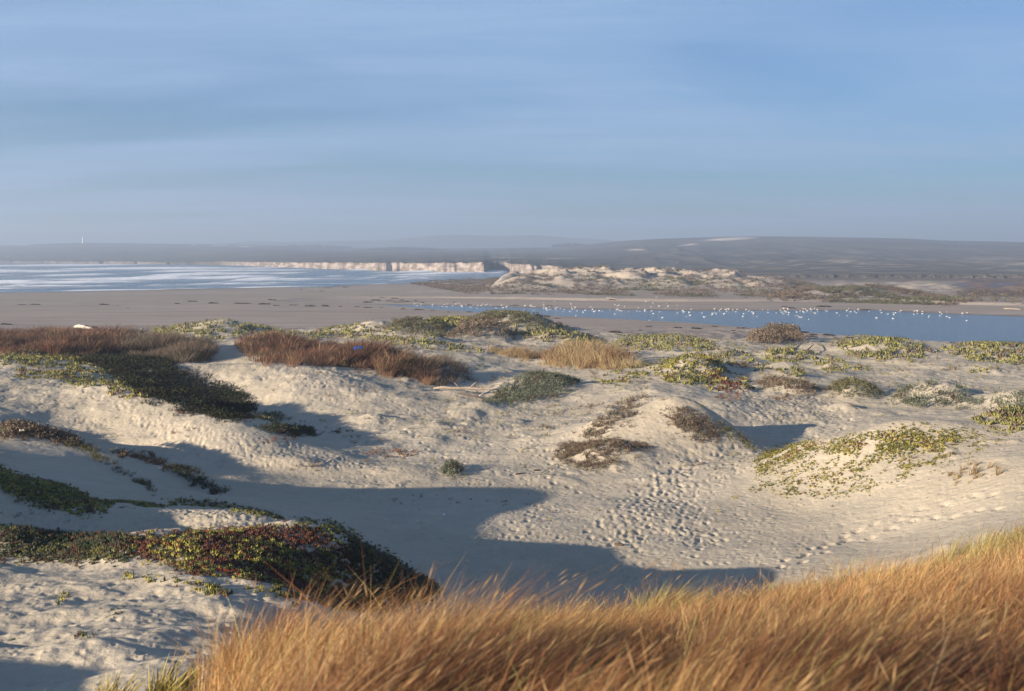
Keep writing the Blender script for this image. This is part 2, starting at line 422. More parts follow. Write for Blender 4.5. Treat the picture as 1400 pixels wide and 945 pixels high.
# ------------------------------------------------------------------ where a photographed point lies on the ground
UL = U.copy()
PYG = HOR + FPX * (EYE - GZ) / DD                       # row at which each ground vertex would appear
PYV = np.minimum.accumulate(PYG, axis=0)                # nearest-first envelope
def on_ground(px, py):
    """pixel of the photograph -> (x, y) on the dune surface"""
    i = int(np.clip(np.searchsorted(UL, (px - 700) / FPX), 0, NC - 1))
    j = int(np.searchsorted(-PYV[:, i], -py))
    j = min(j, NR - 1)
    return UL[i] * Dd[j], Dd[j]
def gz(x, y):
    return ground_z(np.atleast_1d(np.asarray(x, float)), np.atleast_1d(np.asarray(y, float)))

# footprints and pits trodden into the sand
def stamp(x, y, rx, ry, ang, depth):
    """press an oval pit with a soft rim into the ground grid"""
    R = max(rx, ry) * 2.2
    j0 = np.searchsorted(Dd, y - R); j1 = np.searchsorted(Dd, y + R)
    i0 = np.searchsorted(U, (x - R) / (y + R if x > R else max(y - R, 1))); i1 = np.searchsorted(U, (x + R) / max(y - R, 1))
    if j1 <= j0 or i1 <= i0: return
    X = GX[j0:j1, i0:i1] - x; Y = GY[j0:j1, i0:i1] - y
    c, s = math.cos(ang), math.sin(ang)
    q = ((X * c + Y * s) / rx) ** 2 + ((-X * s + Y * c) / ry) ** 2
    GZ[j0:j1, i0:i1] += depth * (-np.exp(-q * 1.4) + 0.16 * np.exp(-(np.sqrt(q) - 1.5) ** 2 * 4))

def in_poly(px, py, poly):
    poly = np.asarray(poly, float); n = len(poly); r = np.zeros(np.shape(px), bool)
    for i in range(n):
        x1, y1 = poly[i]; x2, y2 = poly[(i + 1) % n]
        if y1 == y2: continue
        c = ((y1 > py) != (y2 > py)) & (px < (x2 - x1) * (py - y1) / (y2 - y1) + x1)
        r ^= c
    return r

def sample_poly(poly, n=None, density=0, cap=10**6, edge=False):
    """n ground points, evenly spread over the ground inside a photographed outline"""
    poly = np.asarray(poly, float)
    i0 = np.searchsorted(UL, (poly[:, 0].min() - 700) / FPX); i1 = np.searchsorted(UL, (poly[:, 0].max() - 700) / FPX)
    sub = PYG[:, i0:i1]; px = np.broadcast_to((UL[i0:i1] * FPX + 700)[None], sub.shape)
    vis = sub <= PYV[:, i0:i1] + 0.5
    m = vis & in_poly(px, sub, poly)
    jj, ii = np.nonzero(m)
    if len(jj) == 0: return np.zeros((0, 2))
    dens = Dd[jj] ** 2                                   # cell area on the ground
    pxs_ = None
    if n is None: n = int(min(cap, density * dens.sum() * (UL[(i0 + i1) // 2 + 1] - UL[(i0 + i1) // 2]) * (math.log(Dd[jj[0] + 1] / Dd[jj[0]])))) + 3
    k = RNG.choice(len(jj), size=n, p=dens / dens.sum())
    j = jj[k]; i = ii[k] + i0
    uu = UL[i] + (RNG.random(n) - .5) * 0.0012
    dd = Dd[j] * np.exp((RNG.random(n) - .5) * 0.006)
    if edge:       # how deep inside the outline each point lies, 0 at the rim
        qx = px[jj, ii][k]; qy = sub[jj, ii][k]; e = np.full(n, 1e9)
        for a, b in zip(poly, np.roll(poly, -1, 0)):
            t = np.clip(((qx - a[0]) * (b[0] - a[0]) + (qy - a[1]) * (b[1] - a[1])) / max(((b - a) ** 2).sum(), 1e-6), 0, 1)
            e = np.minimum(e, np.hypot(qx - a[0] - t * (b[0] - a[0]), (qy - a[1] - t * (b[1] - a[1])) * 1.6))
        return np.stack([uu * dd, dd, e / max(np.percentile(e, 92), 1e-3)], 1)
    return np.stack([uu * dd, dd], 1)

TRACKS = [  # (outline, how many, size range, depth)
 ([(880,640),(950,612),(1040,600),(1060,625),(960,690),(985,748),(790,748),(840,700)], 850, (0.03,0.10), 0.045),
 ([(480,560),(900,540),(760,640),(720,760),(560,745),(440,650)], 1500, (0.035,0.08), 0.034),
 ([(700,690),(1060,700),(1080,790),(640,800),(600,750)], 600, (0.04,0.09), 0.026),
 ([(1030,520),(1180,560),(1140,610),(980,560)], 900, (0.07,0.14), 0.045),
 ([(180,570),(420,610),(520,640),(300,640),(240,620)], 600, (0.05,0.11), 0.035),
 ([(0,500),(180,520),(300,590),(180,590),(0,580)], 500, (0.06,0.12), 0.03),
 ([(1060,610),(1400,600),(1400,700),(1100,760),(1000,700)], 300, (0.04,0.08), 0.02),
 ([(350,480),(520,510),(480,560),(350,520)], 700, (0.06,0.14), 0.04),
 ([(1090,480),(1400,490),(1400,530),(1120,520)], 500, (0.1,0.2), 0.045),
 ([(0,700),(420,695),(420,728),(0,725)], 700, (0.03,0.08), 0.028),
 ([(0,800),(400,790),(430,830),(260,945),(0,945)], 260, (0.03,0.08), 0.022),
]
for poly, n, (s0, s1), dep in TRACKS:
    for (x, y) in sample_poly(poly, n):
        s = s0 + (s1 - s0) * random.random() ** 2
        stamp(x, y, s * 1.3, s, random.uniform(0, 3.1), dep * random.uniform(.5, 1.3) * s / s1 * 1.5)
# walked lines: pairs of prints
WALKS = [[(830,745),(860,700),(930,640),(1040,605),(1090,580)], [(860,748),(905,690),(950,640),(1050,615)], [(800,735),(850,690),(900,655),(990,618)], [(985,740),(950,690),(930,650),(900,625),(800,650),(700,640)], [(480,560),(560,590),(640,640),(760,660),(860,690)], [(420,500),(520,540),(640,600),(800,650)],
         [(1085,770),(1170,725),(1290,690),(1400,668)], [(1060,776),(1130,745),(1250,712),(1400,690)],
         [(850,790),(880,720),(900,660),(950,610),(1060,560),(1120,520)], [(960,770),(930,700),(920,650),(1000,612),(1100,550)],
         [(1000,640),(1080,590),(1120,560),(1090,500)], [(640,780),(720,720),(760,640),(700,590),(600,560)],
         [(300,640),(240,600),(170,560),(60,520)]]
for wl in WALKS:
    pts = [on_ground(*p) for p in wl]
    wdep = 0.11 if wl[0][0] in (1085, 1060) else 0.06
    for a, b in zip(pts, pts[1:]):
        Ls = math.hypot(b[0] - a[0], b[1] - a[1]); n = max(1, int(Ls / 0.68)); an = math.atan2(b[1] - a[1], b[0] - a[0])
        for k in range(n):
            t = k / n; side = 0.13 if k % 2 else -0.13
            x = a[0] + (b[0] - a[0]) * t - math.sin(an) * side + random.gauss(0, .05); y = a[1] + (b[1] - a[1]) * t + math.cos(an) * side + random.gauss(0, .05)
            stamp(x, y, 0.17, 0.10, an + random.gauss(0, .15), wdep * random.uniform(.7, 1.15))

verts = np.stack([GX, GY, GZ], -1).reshape(-1, 3)
idx = np.arange(NR * NC).reshape(NR, NC)
quads = np.stack([idx[:-1, :-1], idx[:-1, 1:], idx[1:, 1:], idx[1:, :-1]], -1).reshape(-1, 4)
# skirt under the camera and to the sides (a little lower, so that it never shows through)
sx = np.linspace(-120, 120, 240); sy = np.linspace(-70, 60, 130)
SX, SY = np.meshgrid(sx, sy)
inside_fan = (SY > 2.5) & (SX / np.maximum(SY, 1) > -1.5) & (SX / np.maximum(SY, 1) < 1.2)
SZ = np.where(SY < 2.4, 12.2 - 0.06 * np.abs(SX) - 0.03 * np.abs(SY) + 0.3 * fbm(SX / 8, SY / 8, 3, 4), 0)
SZf = ground_z(SX, np.maximum(SY, 2.4))
wsk = sstep(-6, 3, SY)
SZ = np.clip(12.2 - 0.04 * np.abs(SX) - 0.05 * np.abs(SY), 3, 13) * (1 - wsk) + SZf * wsk - np.where(inside_fan, 1.2, 0.12)
sv = np.stack([SX, SY, SZ], -1).reshape(-1, 3); si = np.arange(SX.size).reshape(SX.shape) + len(verts)
sq = np.stack([si[:-1, :-1], si[:-1, 1:], si[1:, 1:], si[1:, :-1]], -1).reshape(-1, 4)
# sheet to the horizon
hv = np.array([[-30000, -30000, -4], [30000, -30000, -4], [30000, 30000, -4], [-30000, 30000, -4]], float)
hq = np.array([[0, 1, 2, 3]]) + len(verts) + len(sv)

# ---- sand
m = Mat("sand", 0.95, 0.08)
wet = m.attr("wet", True)
p1 = m.pos()
big = m.noise(0.12, 4, 0.6, p1)
mid = m.noise(1.1, 5, 0.6, p1)
fine = m.noise(9, 5, 0.7, p1)
c = m.mix(m.rng(big, 0.3, 0.7), (0.45, 0.375, 0.265), (0.535, 0.452, 0.335))
c = m.mix(m.rng(mid, 0.3, 0.75, 0, 0.5), c, (0.35, 0.30, 0.235))
c = m.mix(m.rng(fine, 0.25, 0.8, 0, 0.35), c, (0.60, 0.54, 0.44))
# litter: dark flecks of dead leaf and twig
fl = m.n("ShaderNodeTexVoronoi"); m.l(p1, fl.inputs["Vector"]); fl.inputs["Scale"].default_value = 3.2
flm = m.math('MULTIPLY', m.rng(fl.outputs["Distance"], 0.06, 0.16, 1, 0), m.rng(m.noise(0.35, 4, .65, p1), 0.46, 0.62, 0, 0.8))
c = m.mix(flm, c, (0.10, 0.075, 0.05))
beach = m.mix(m.rng(m.noise(1, 4, .6, m.pos((0.02, 0.10, 1))), 0.3, 0.7), (0.33, 0.275, 0.225), (0.40, 0.335, 0.275))
beach = m.mix(m.rng(m.noise(1, 5, .65, m.pos((0.05, 0.5, 1))), 0.45, 0.7, 0, 0.7), beach, (0.22, 0.175, 0.145))
c = m.mix(wet, c, beach)
soak = m.attr("soak", True)
c = m.mix(soak, c, (0.12, 0.10, 0.085))
marsh = m.attr("marsh", True)
c = m.mix(marsh, c, (0.11, 0.07, 0.055))
m.color(c)
m.l(m.rng(soak, 0, 1, 0.95, 0.35), m.b.inputs["Roughness"])
b1 = m.bump(m.noise(3.0, 6, 0.55, p1), 0.7, 0.08)
vor = m.n("ShaderNodeTexVoronoi"); m.l(m.pos(), vor.inputs["Vector"]); vor.inputs["Scale"].default_value = 2.6
vp = m.rng(vor.outputs["Distance"], 0.05, 0.38, 0, 1)
b2 = m.bump(vp, 0.5, 0.03, b1)
b3 = m.bump(m.noise(14, 4, 0.7, p1), 0.6, 0.02, b2)
sand = m.m

allv = np.concatenate([verts, sv, hv]); allq = np.concatenate([quads, sq, hq])
ground = build_mesh("ground", allv, allq, 4, sand)
tag(ground, kind="structure", label="pale sand dunes trodden with footprints running down to the grey beach")
PXG = UU * FPX + 700
WOBG = 8 * fbm(GX / 40, GY / 40, 3, 33)
wet_ = sstep(150, 185, DD + WOBG) * (1 - sstep(2.2, 2.8, GZ) * (DD < 300)) * (1 - 0.40 * sstep(640, 700, PXG) * sstep(372, 392, DD + WOBG * 2))
wet_ = np.maximum(wet_, 0)
shd = sea_shore(PXG)
soak_ = np.maximum(sstep(0.16, 0.0, GZ) * (DD > 90), sstep(-14, -2, DD - shd) * 0.55)
soak_ = soak_ * (0.6 + 0.4 * np.clip(fbm(GX / 6, GY / 6, 3, 3) + 0.5, 0, 1))
marsh_ = sstep(1290, 1330, PXG) * sstep(330, 345, DD + WOBG) * (1 - sstep(600, 690, DD)) * 0.85
marsh_ = np.maximum(marsh_, sstep(500, 620, DD + WOBG * 3) * sstep(700, 780, PXG) * 0.8)
def padz(a): return np.concatenate([a.ravel(), np.zeros(len(sv) + len(hv))])
set_float(ground, "wet", padz(wet_)); set_float(ground, "soak", padz(soak_)); set_float(ground, "marsh", padz(marsh_))

# ------------------------------------------------------------------ hills, mesa and cliffs
def hill_front(px): return prof(px, [(-2000,2600),(-400,2100),(0,1850),(150,1700),(300,1500),(400,1215),(500,1010),(600,900),(662,842),(670,1040),(688,1040),(698,830),(740,780),(800,710),(860,655),(3000,640)])
CREST = [(-1500,337),(-200,337),(0,336),(60,333.5),(110,332),(200,333),(300,334),(400,336),(460,338.5),(600,339.5),(700,339),(760,338),(800,334.5),(850,329.5),(900,326.5),(950,325),(1000,323.6),(1040,323.2),(1100,323.8),(1200,325.3),(1240,326.2),(1290,329),(1400,331),(1700,333),(2600,338)]
MOUNT = [(-1500,345),(150,345),(250,337),(320,332),(350,330),(400,331.5),(450,329.5),(520,329),(550,326.5),(590,322.5),(615,320.5),(650,321.8),(690,323),(730,321.2),(750,323),(780,325.5),(820,327),(850,330),(1000,340),(1200,345),(3000,345)]
pxh = np.concatenate([np.linspace(-1600, -40, 120)[:-1], np.linspace(-40, 1440, 1150), np.linspace(1440, 2800, 90)[1:]])
fr = hill_front(pxh)
crd = prof(pxh, [(-1500,3300),(700,3200),(780,2900),(880,2250),(3000,2200)])
top0 = prof(pxh, [(-2000,3.5),(250,3.5),(300,4.6),(400,5.6),(500,6.6),(600,7.4),(665,7.7),(760,6.0),(800,3.5),(850,2.0),(3000,1.4)])
top0 = top0 * (1 + .10 * fbm(pxh / 17, pxh * 0 + .7, 4, 9) * (pxh > 280) * (pxh < 780))
t_near = np.array([-8, -2.5, -1.8, -1.1, -0.5, 0, 0.8, 2, 6, 14])
tl = np.linspace(0, 1, 150)[1:] ** 1.25
rows = []
H = pxh * 0
cz = EYE - (prof(pxh, CREST) - HOR) * crd / FPX
mz = EYE - (prof(pxh, MOUNT) - HOR) * 4500 / FPX
hd = []; hz = []
uh = (pxh - 700) / FPX
wig = 26 * fbm(pxh / 38, pxh * 0 + 3.3, 4, 6)
gully = np.clip(fbm(pxh / 9, pxh * 0 + 1.3, 3, 16), -0.4, 1)
for k, t in enumerate(t_near):
    dd = fr + wig * (fr > 700) + t * 2.2 + gully * 4 * (t < 0.5)
    f = np.interp(t, [-8, -2.5, -0.5, 0.8, 14], [-1.0, -0.3, 0.75, 1.0, 1.0])
    zz = np.where(f < 0, f * 2.5, top0 * f) + 0.9 * fbm(pxh / 14, pxh * 0 + .3, 3, 9) * (f > .5)
    hd.append(dd); hz.append(zz)
d0 = hd[-1]
for t in tl:
    dd = d0 + (crd - d0) * t
    s = t ** prof(pxh, [(0, 1.2), (780, 1.2), (900, 1.6), (1500, 1.7)])
    x = uh * dd
    rel = 1.6 * fbm(x / 160, dd / 300, 4, 12) * (cz / 20) * (4 * t * (1 - t)) ** .5
    gull = -np.abs(fbm(x / 70, dd / 400, 3, 19)) * 2.6 * np.clip(4 * t * (1 - t), 0, 1) * prof(pxh, [(0, .8), (800, .8), (950, 3.0)])
    hd.append(dd); hz.append(top0 + (cz - top0) * s + rel + gull)
crn = hz[-1].copy()
for t in np.linspace(0, 1, 12)[1:]:
    dd = crd + (3900 - crd) * t
    hd.append(dd); hz.append(crn * (1 - 0.6 * t) - 6 * t)
zb0 = hz[-1].copy()
for t in np.linspace(0, 1, 30)[1:]:
    dd = 3900 + (4500 - 3900) * t + pxh * 0
    x = uh * dd
    hd.append(dd); hz.append(zb0 + (mz - zb0) * t ** 1.4 + 6 * fbm(x / 300, dd / 300, 4, 31) * (t * (1 - t) * 4) ** .5)
for t in (0.5, 1.0):
    hd.append(4500 + 700 * t + pxh * 0); hz.append(mz * (1 - t) - 5 * t)
hd = np.array(hd); hz = np.array(hz); hx = hd * uh[None]
hvv = np.stack([hx, hd, hz], -1).reshape(-1, 3)
hi = np.arange(hd.size).reshape(hd.shape)
hqq = np.stack([hi[:-1, :-1], hi[:-1, 1:], hi[1:, 1:], hi[1:, :-1]], -1).reshape(-1, 4)
m = Mat("hill_scrub", 0.95, 0.05)
pp = m.pos()
c = m.mix(m.rng(m.noise(0.006, 5, .6, pp), 0.35, 0.65), (0.075, 0.065, 0.05), (0.13, 0.11, 0.08))
c = m.mix(m.rng(m.noise(1, 5, .6, m.pos((0.004, 0.012, 1))), 0.52, 0.70, 0, 0.55), c, (0.21, 0.15, 0.11))
c = m.mix(m.rng(m.noise(0.035, 5, .7, pp), 0.58, 0.72, 0, 0.6), c, (0.035, 0.04, 0.03))
sandy = m.attr("sandy", True)
c = m.mix(sandy, c, (0.80, 0.66, 0.52))
cl = m.attr("cliff", True)
cc = m.mix(m.rng(m.noise(1, 5, .65, m.pos((0.06, 0.06, 0.35))), 0.40, 0.62), (0.38, 0.315, 0.27), (0.15, 0.125, 0.105))
cc = m.mix(m.rng(m.noise(0.05, 3, .6, pp), 0.48, 0.64, 0, 0.85), cc, (0.16, 0.12, 0.09))
c = m.mix(cl, c, cc)
m.color(c)
m.bump(m.noise(0.05, 6, .6, pp), 0.8, 4.0)
hills = build_mesh("hills", hvv, hqq, 4, m.m)
tag(hills, kind="structure", label="low mesa and pale sea cliffs with hazy hills beyond")
clf = np.zeros(hd.shape); clf[1:7] = 1.0
clf *= (sstep(290, 330, pxh) * (1 - sstep(770, 830, pxh)) + 0.5 * sstep(-10, 5, pxh) * (1 - sstep(205, 240, pxh)) )[None] * np.where(np.abs(pxh - 679) < 11, 0.15, 1)[None]
PXH = np.broadcast_to(pxh[None], hd.shape); PYH = HOR + FPX * (EYE - hz) / hd
def blob(cx, cy, w, h, slant=0): return np.exp(-(((PXH - cx) / w) ** 2 + ((PYH - cy - slant * (PXH - cx)) / h) ** 2) ** 2)
main_ = (hd < 3600)
sdy = (blob(998, 326.8, 34, 1.9, -0.05) + blob(940, 335, 14, 0.9, -0.12) * .8 + blob(870, 341.5, 12, 1.2) * .7 + blob(300, 335.6, 14, .7) * .8 + blob(265, 335, 5, .7) * .8 + blob(334, 337, 12, .8) * .8
       + blob(30, 335, 14, .8) * .5 + blob(700, 352.5, 30, .6) * .4 + blob(760, 353.5, 30, .6) * .4)
st = np.clip(fbm(hx / 90, hd / 22, 4, 63) - 0.12, 0, 1) * 2.6 * sstep(346, 360, PYH) * sstep(980, 1080, PXH)
sdy = (np.clip(sdy, 0, 1) + np.clip(st * .5, 0, 0.22)) * main_
set_float(hills, "sandy", np.clip(sdy, 0, 1)); set_float(hills, "cliff", clf)

# ------------------------------------------------------------------ sea and lagoon
us = np.linspace(-1.5, 0.12, 700); ds = np.exp(np.linspace(math.log(150), math.log(2400), 520))
US, DS = np.meshgrid(us, ds); SXX = US * DS
pxs = US * FPX + 700
swell = 0.22 * perlin(SXX / 60 + 3, DS / 16, 5) + 0.10 * fbm(SXX / 14, DS / 5, 2, 7)
off = DS - sea_shore(pxs)                         # metres from the beach
foam = np.zeros_like(off)
wobs = 26 * fbm(SXX / 240, DS / 400, 3, 14)
for dist, wdt, st_, fx in ((10, 6, 0.6, 60), (62, 10, .5, 60), (140, 20, .9, 70), (215, 22, 1.1, 80), (345, 40, 1.2, 90), (500, 45, .9, 120), (660, 60, .9, 140), (1050, 110, .9, 260)):
    br = np.clip(fbm(SXX / fx, DS * 0 + dist, 4, int(dist)) * 2.2 + 0.35, 0, 1)
    q = np.exp(-((off - dist * 1.0 + wobs * (dist / 200) ** .5) / wdt) ** 2)
    foam += q * br * st_
    swell += q * br * 2.0 * (dist > 40)
foam += np.clip(fbm(SXX / 60, DS / 9, 4, 71) - .15, 0, 1) * 0.9 * np.exp(-((off - 150) / 150) ** 2)
foam *= 2.2
foam *= 1 - sstep(500, 640, pxs) * .7
keep = (off > -12)
seav = np.stack([SXX, DS, swell * sstep(0, 30, off) * 0.8 + 0.02], -1).reshape(-1, 3)
qi = np.arange(US.size).reshape(US.shape)
kq = keep[:-1, :-1] & (pxs[:-1, :-1] < 735)
sqq = np.stack([qi[:-1, :-1], qi[:-1, 1:], qi[1:, 1:], qi[1:, :-1]], -1)[kq]
m = Mat("sea_water", 0.22, 0.5)
fo = m.attr("foam", True)
fn = m.noise(1, 5, .7, m.pos((0.08, 0.22, 1)))
ff = m.math('MULTIPLY', fo, m.rng(fn, 0.3, 0.6, 0.3, 1.9))
ff = m.math('MINIMUM', ff, 1.0)
base = m.mix(m.rng(m.noise(1, 4, .6, m.pos((0.01, 0.05, 1))), 0.35, 0.7), (0.05, 0.085, 0.11), (0.13, 0.17, 0.19))
m.color(m.mix(ff, base, (0.93, 0.94, 0.94)))
m.l(m.rng(ff, 0, 1, 0.25, 0.9), m.b.inputs["Roughness"])
m.bump(m.noise(1, 5, .6, m.pos((0.25, 0.6, 1))), 0.9, 0.5)
sea = build_mesh("sea", seav, sqq, 4, m.m); tag(sea, kind="structure", label="blue grey sea with lines of white breakers")
set_float(sea, "foam", np.clip(foam, 0, 1.3))
# open sea out to the horizon on the left
ov = np.array([[-30000, 2395, 0.0], [-3300, 2395, 0.0], [-300, 2395, 0], [-300, 12000, 0], [-30000, 12000, 0], [-30000, 100, 0], [-300, 100, 0], [-225, 150, 0], [-3600, 2395, 0.]], float)
osea = build_mesh("sea_offshore", ov, np.array([[0, 8, 3, 4], [0, 5, 7, 8]]), 4, m.m, sea)

ul = np.linspace(-0.18, 1.2, 500); dl = np.exp(np.linspace(math.log(85), math.log(430), 300))
ULg, DLg = np.meshgrid(ul, dl)
m = Mat("lagoon_water", 0.2, 0.5)
m.color((0.055, 0.085, 0.115))
bb = m.bump(m.noise(1, 3, .5, m.pos((1.2, 2.6, 1))), 0.9, 0.14)
m.bump(m.noise(1, 4, .6, m.pos((0.08, 0.3, 1))), 0.35, 0.5, bb)
lag = build_mesh("lagoon", np.stack([ULg * DLg, DLg, DLg * 0], -1).reshape(-1, 3),
                 (lambda q: np.stack([q[:-1, :-1], q[:-1, 1:], q[1:, 1:], q[1:, :-1]], -1).reshape(-1, 4))(np.arange(ULg.size).reshape(ULg.shape)), 4, m.m)
tag(lag, kind="structure", label="calm blue lagoon between beach and dunes")

# ------------------------------------------------------------------ haze
def haze():
    me = bpy.data.meshes.new("haze")
    X0, X1, Y0, Y1, Z0, Z1 = -9000, 9000, -1500, 5600, -6, 130
    v = [(x, y, z) for x in (X0, X1) for y in (Y0, Y1) for z in (Z0, Z1)]
    f = [(0, 1, 3, 2), (4, 6, 7, 5), (0, 4, 5, 1), (2, 3, 7, 6), (0, 2, 6, 4), (1, 5, 7, 3)]
    me.from_pydata(v, [], f)
    mt = bpy.data.materials.new("haze"); mt.use_nodes = True; t = mt.node_tree; t.nodes.clear()
    o_ = t.nodes.new("ShaderNodeOutputMaterial"); pv = t.nodes.new("ShaderNodeVolumePrincipled")
    pv.inputs["Color"].default_value = (0.57, 0.70, 0.90, 1); pv.inputs["Density"].default_value = HAZE
    pv.inputs["Anisotropy"].default_value = 0.2
    t.links.new(pv.outputs[0], o_.inputs["Volume"])
    me.materials.append(mt)
    o = bpy.data.objects.new("haze", me); COL.objects.link(o)
    tag(o, "thin sea haze over the coast", None, None, "stuff")
HAZE = 5.1e-4
haze()

# ------------------------------------------------------------------ plants
def template_iceplant(n=7, seed=1):
    """a rosette of fat three-sided finger leaves, unit size"""
    rs = np.random.default_rng(seed); V = []; F = []
    for i in range(n):
        a = i * 2.4 + rs.random() * .5; el = 0.35 + rs.random() * 0.9; ln = 0.7 + rs.random() * .5; w = 0.17
        d = np.array([math.cos(a) * math.cos(el), math.sin(a) * math.cos(el), math.sin(el)])
        s = np.array([-math.sin(a), math.cos(a), 0]); u = np.cross(s, d) * -1
        o = d * 0.05
        mid = d * ln * .55 + np.array([0, 0, .05]); tip = d * ln + np.array([0, 0, .16])
        b = len(V)
        V += [o + s * w * .6, o - s * w * .6, o - u * w * .5, mid + s * w, mid - s * w, mid - u * w, tip]
        F += [(b, b + 3, b + 4), (b, b + 4, b + 1), (b, b + 2, b + 5), (b, b + 5, b + 3), (b + 1, b + 4, b + 5), (b + 1, b + 5, b + 2),
              (b + 3, b + 6, b + 4), (b + 4, b + 6, b + 5), (b + 5, b + 6, b + 3)]
    return np.array(V), np.array(F)

def template_twigs(n=26, seed=1, leafw=0.09, lean=0.0, tall=1.0):
    """a loose clump of thin stems with small leaves, unit size"""
    rs = np.random.default_rng(seed); V = []; F = []
    for i in range(n):
        a = rs.random() * 6.28; r = rs.random() ** .5 * .55
        b0 = np.array([math.cos(a) * r * .5, math.sin(a) * r * .5, 0])
        t = np.array([math.cos(a) * r * 1.5 + lean, math.sin(a) * r * 1.5, (0.35 + rs.random() * .65) * tall])
        s = np.array([-math.sin(a + 1), math.cos(a + 1), 0.2]) * leafw
        b = len(V); V += [b0, b0 + s * .5, t]; F += [(b, b + 1, b + 2)]
        for k in range(2):
            c = b0 + (t - b0) * (0.45 + .5 * rs.random()); q = rs.normal(size=3); q /= np.linalg.norm(q); q2 = rs.normal(size=3); q2 /= np.linalg.norm(q2)
            b = len(V); V += [c, c + q * leafw * 1.7, c + q2 * leafw * 1.4]; F += [(b, b + 1, b + 2)]
    return np.array(V), np.array(F)

def template_grass(n=22, seed=1, lean=0.35, w=0.02, spread=0.16):
    """a tuft of curved tapering blades, unit height"""
    rs = np.random.default_rng(seed); V = []; F = []
    for i in range(n):
        a = rs.random() * 6.28; r = rs.random() ** .5 * spread
        p = np.array([math.cos(a) * r, math.sin(a) * r, 0.]); h = .55 + .5 * rs.random()
        k_ = .30 + .5 * (spread > .3) * rs.random(); dr = np.array([math.cos(a) * k_ + lean * (0.3 + 1.2 * rs.random()), math.sin(a) * k_ + lean * .15, 0]) * h
        s = np.array([rs.normal(), rs.normal(), 0]); s /= np.linalg.norm(s); b = len(V)
        for k, t in enumerate((0, .4, .75)):
            c = p + dr * t ** 1.8 + np.array([0, 0, h * (t - .18 * t * t * abs(lean) * 2)])
            ww = w * (1 - .55 * t)
            V += [c - s * ww, c + s * ww]
        V += [p + dr + np.array([0, 0, h * (1 - .3 * abs(lean))])]
        F += [(b, b + 1, b + 3), (b, b + 3, b + 2), (b + 2, b + 3, b + 5), (b + 2, b + 5, b + 4), (b + 4, b + 5, b + 6)]
    return np.array(V), np.array(F)

def leaf_material(name, trans=0.25, rough=0.75, spec=0.12):
    m = Mat(name, rough, spec)
    col = m.attr("tone")
    c = m.mix(m.rng(m.noise(23, 3, .6, m.pos()), 0.3, 0.75, 0, 0.35), col, m.mix(1.0, col, (0.45, 0.42, 0.40), 'MULTIPLY'))
    m.color(c)
    tr = m.n("ShaderNodeBsdfTranslucent"); m.l(c, tr.inputs["Color"])
    ms = m.n("ShaderNodeMixShader"); ms.inputs[0].default_value = trans
    o = [x for x in m.t.nodes if x.type == 'OUTPUT_MATERIAL'][0]
    m.l(m.b.outputs[0], ms.inputs[1]); m.l(tr.outputs[0], ms.inputs[2]); m.l(ms.outputs[0], o.inputs["Surface"])
    return m.m
M_ICE = leaf_material("ice_plant_leaf", 0.10, 0.45, 0.35)
M_SCRUB = leaf_material("scrub_leaf", 0.10)
M_GRASS = leaf_material("dry_grass_blade", 0.30, 0.6, 0.2)

def scatter(name, pts, zs, templates, size, cols, mat, tilt=0.15, keep_az=0.0, parent=None, squash=1.0):
    """one mesh made of many small plants: pts (n,2), size (n,), cols (n,3)"""
    n = len(pts)
    which = RNG.integers(0, len(templates), n); VV = []; FF = []; CC = []; base = 0
    for k, (tv, tf) in enumerate(templates):
        ids = np.nonzero(which == k)[0]
        if len(ids) == 0: continue
        a = (RNG.random(len(ids)) * 2 * math.pi) if keep_az == 0 else RNG.normal(0, keep_az, len(ids))
        c, s = np.cos(a)[:, None], np.sin(a)[:, None]
        X = tv[None, :, 0] * c - tv[None, :, 1] * s; Y = tv[None, :, 0] * s + tv[None, :, 1] * c; Z = np.broadcast_to(tv[None, :, 2] * squash, X.shape)
        tx = RNG.normal(0, tilt, len(ids))[:, None]; ty = RNG.normal(0, tilt, len(ids))[:, None]
        X = X + Z * tx; Y = Y + Z * ty
        sc = size[ids][:, None]
        V = np.stack([X * sc + pts[ids, 0][:, None], Y * sc + pts[ids, 1][:, None], Z * sc + zs[ids][:, None]], -1)
        m_ = len(tv)
        F = tf[None] + (np.arange(len(ids)) * m_)[:, None, None] + base
        lum = 1 + RNG.normal(0, .10, (len(ids), m_, 1))
        C_ = cols[ids][:, None, :] * lum
        VV.append(V.reshape(-1, 3)); FF.append(F.reshape(-1, 3)); CC.append(C_.reshape(-1, 3)); base += len(ids) * m_
    o = build_mesh(name, np.concatenate(VV), np.concatenate(FF), 3, mat, parent, smooth=False)
    set_color(o, "tone", np.clip(np.concatenate(CC), 0, 1))
    return o

T_ICE = [template_iceplant(7, i) for i in range(5)]
T_ICE_S = [template_iceplant(4, i) for i in range(5)]
T_TWIG = [template_twigs(22, i) for i in range(5)]
T_TWIG_S = [template_twigs(9, i, 0.16) for i in range(5)]
T_GR = [template_grass(26, i) for i in range(5)]
T_GR_FAR = [template_grass(34, i, 0.30, 0.014, 0.42) for i in range(6)]

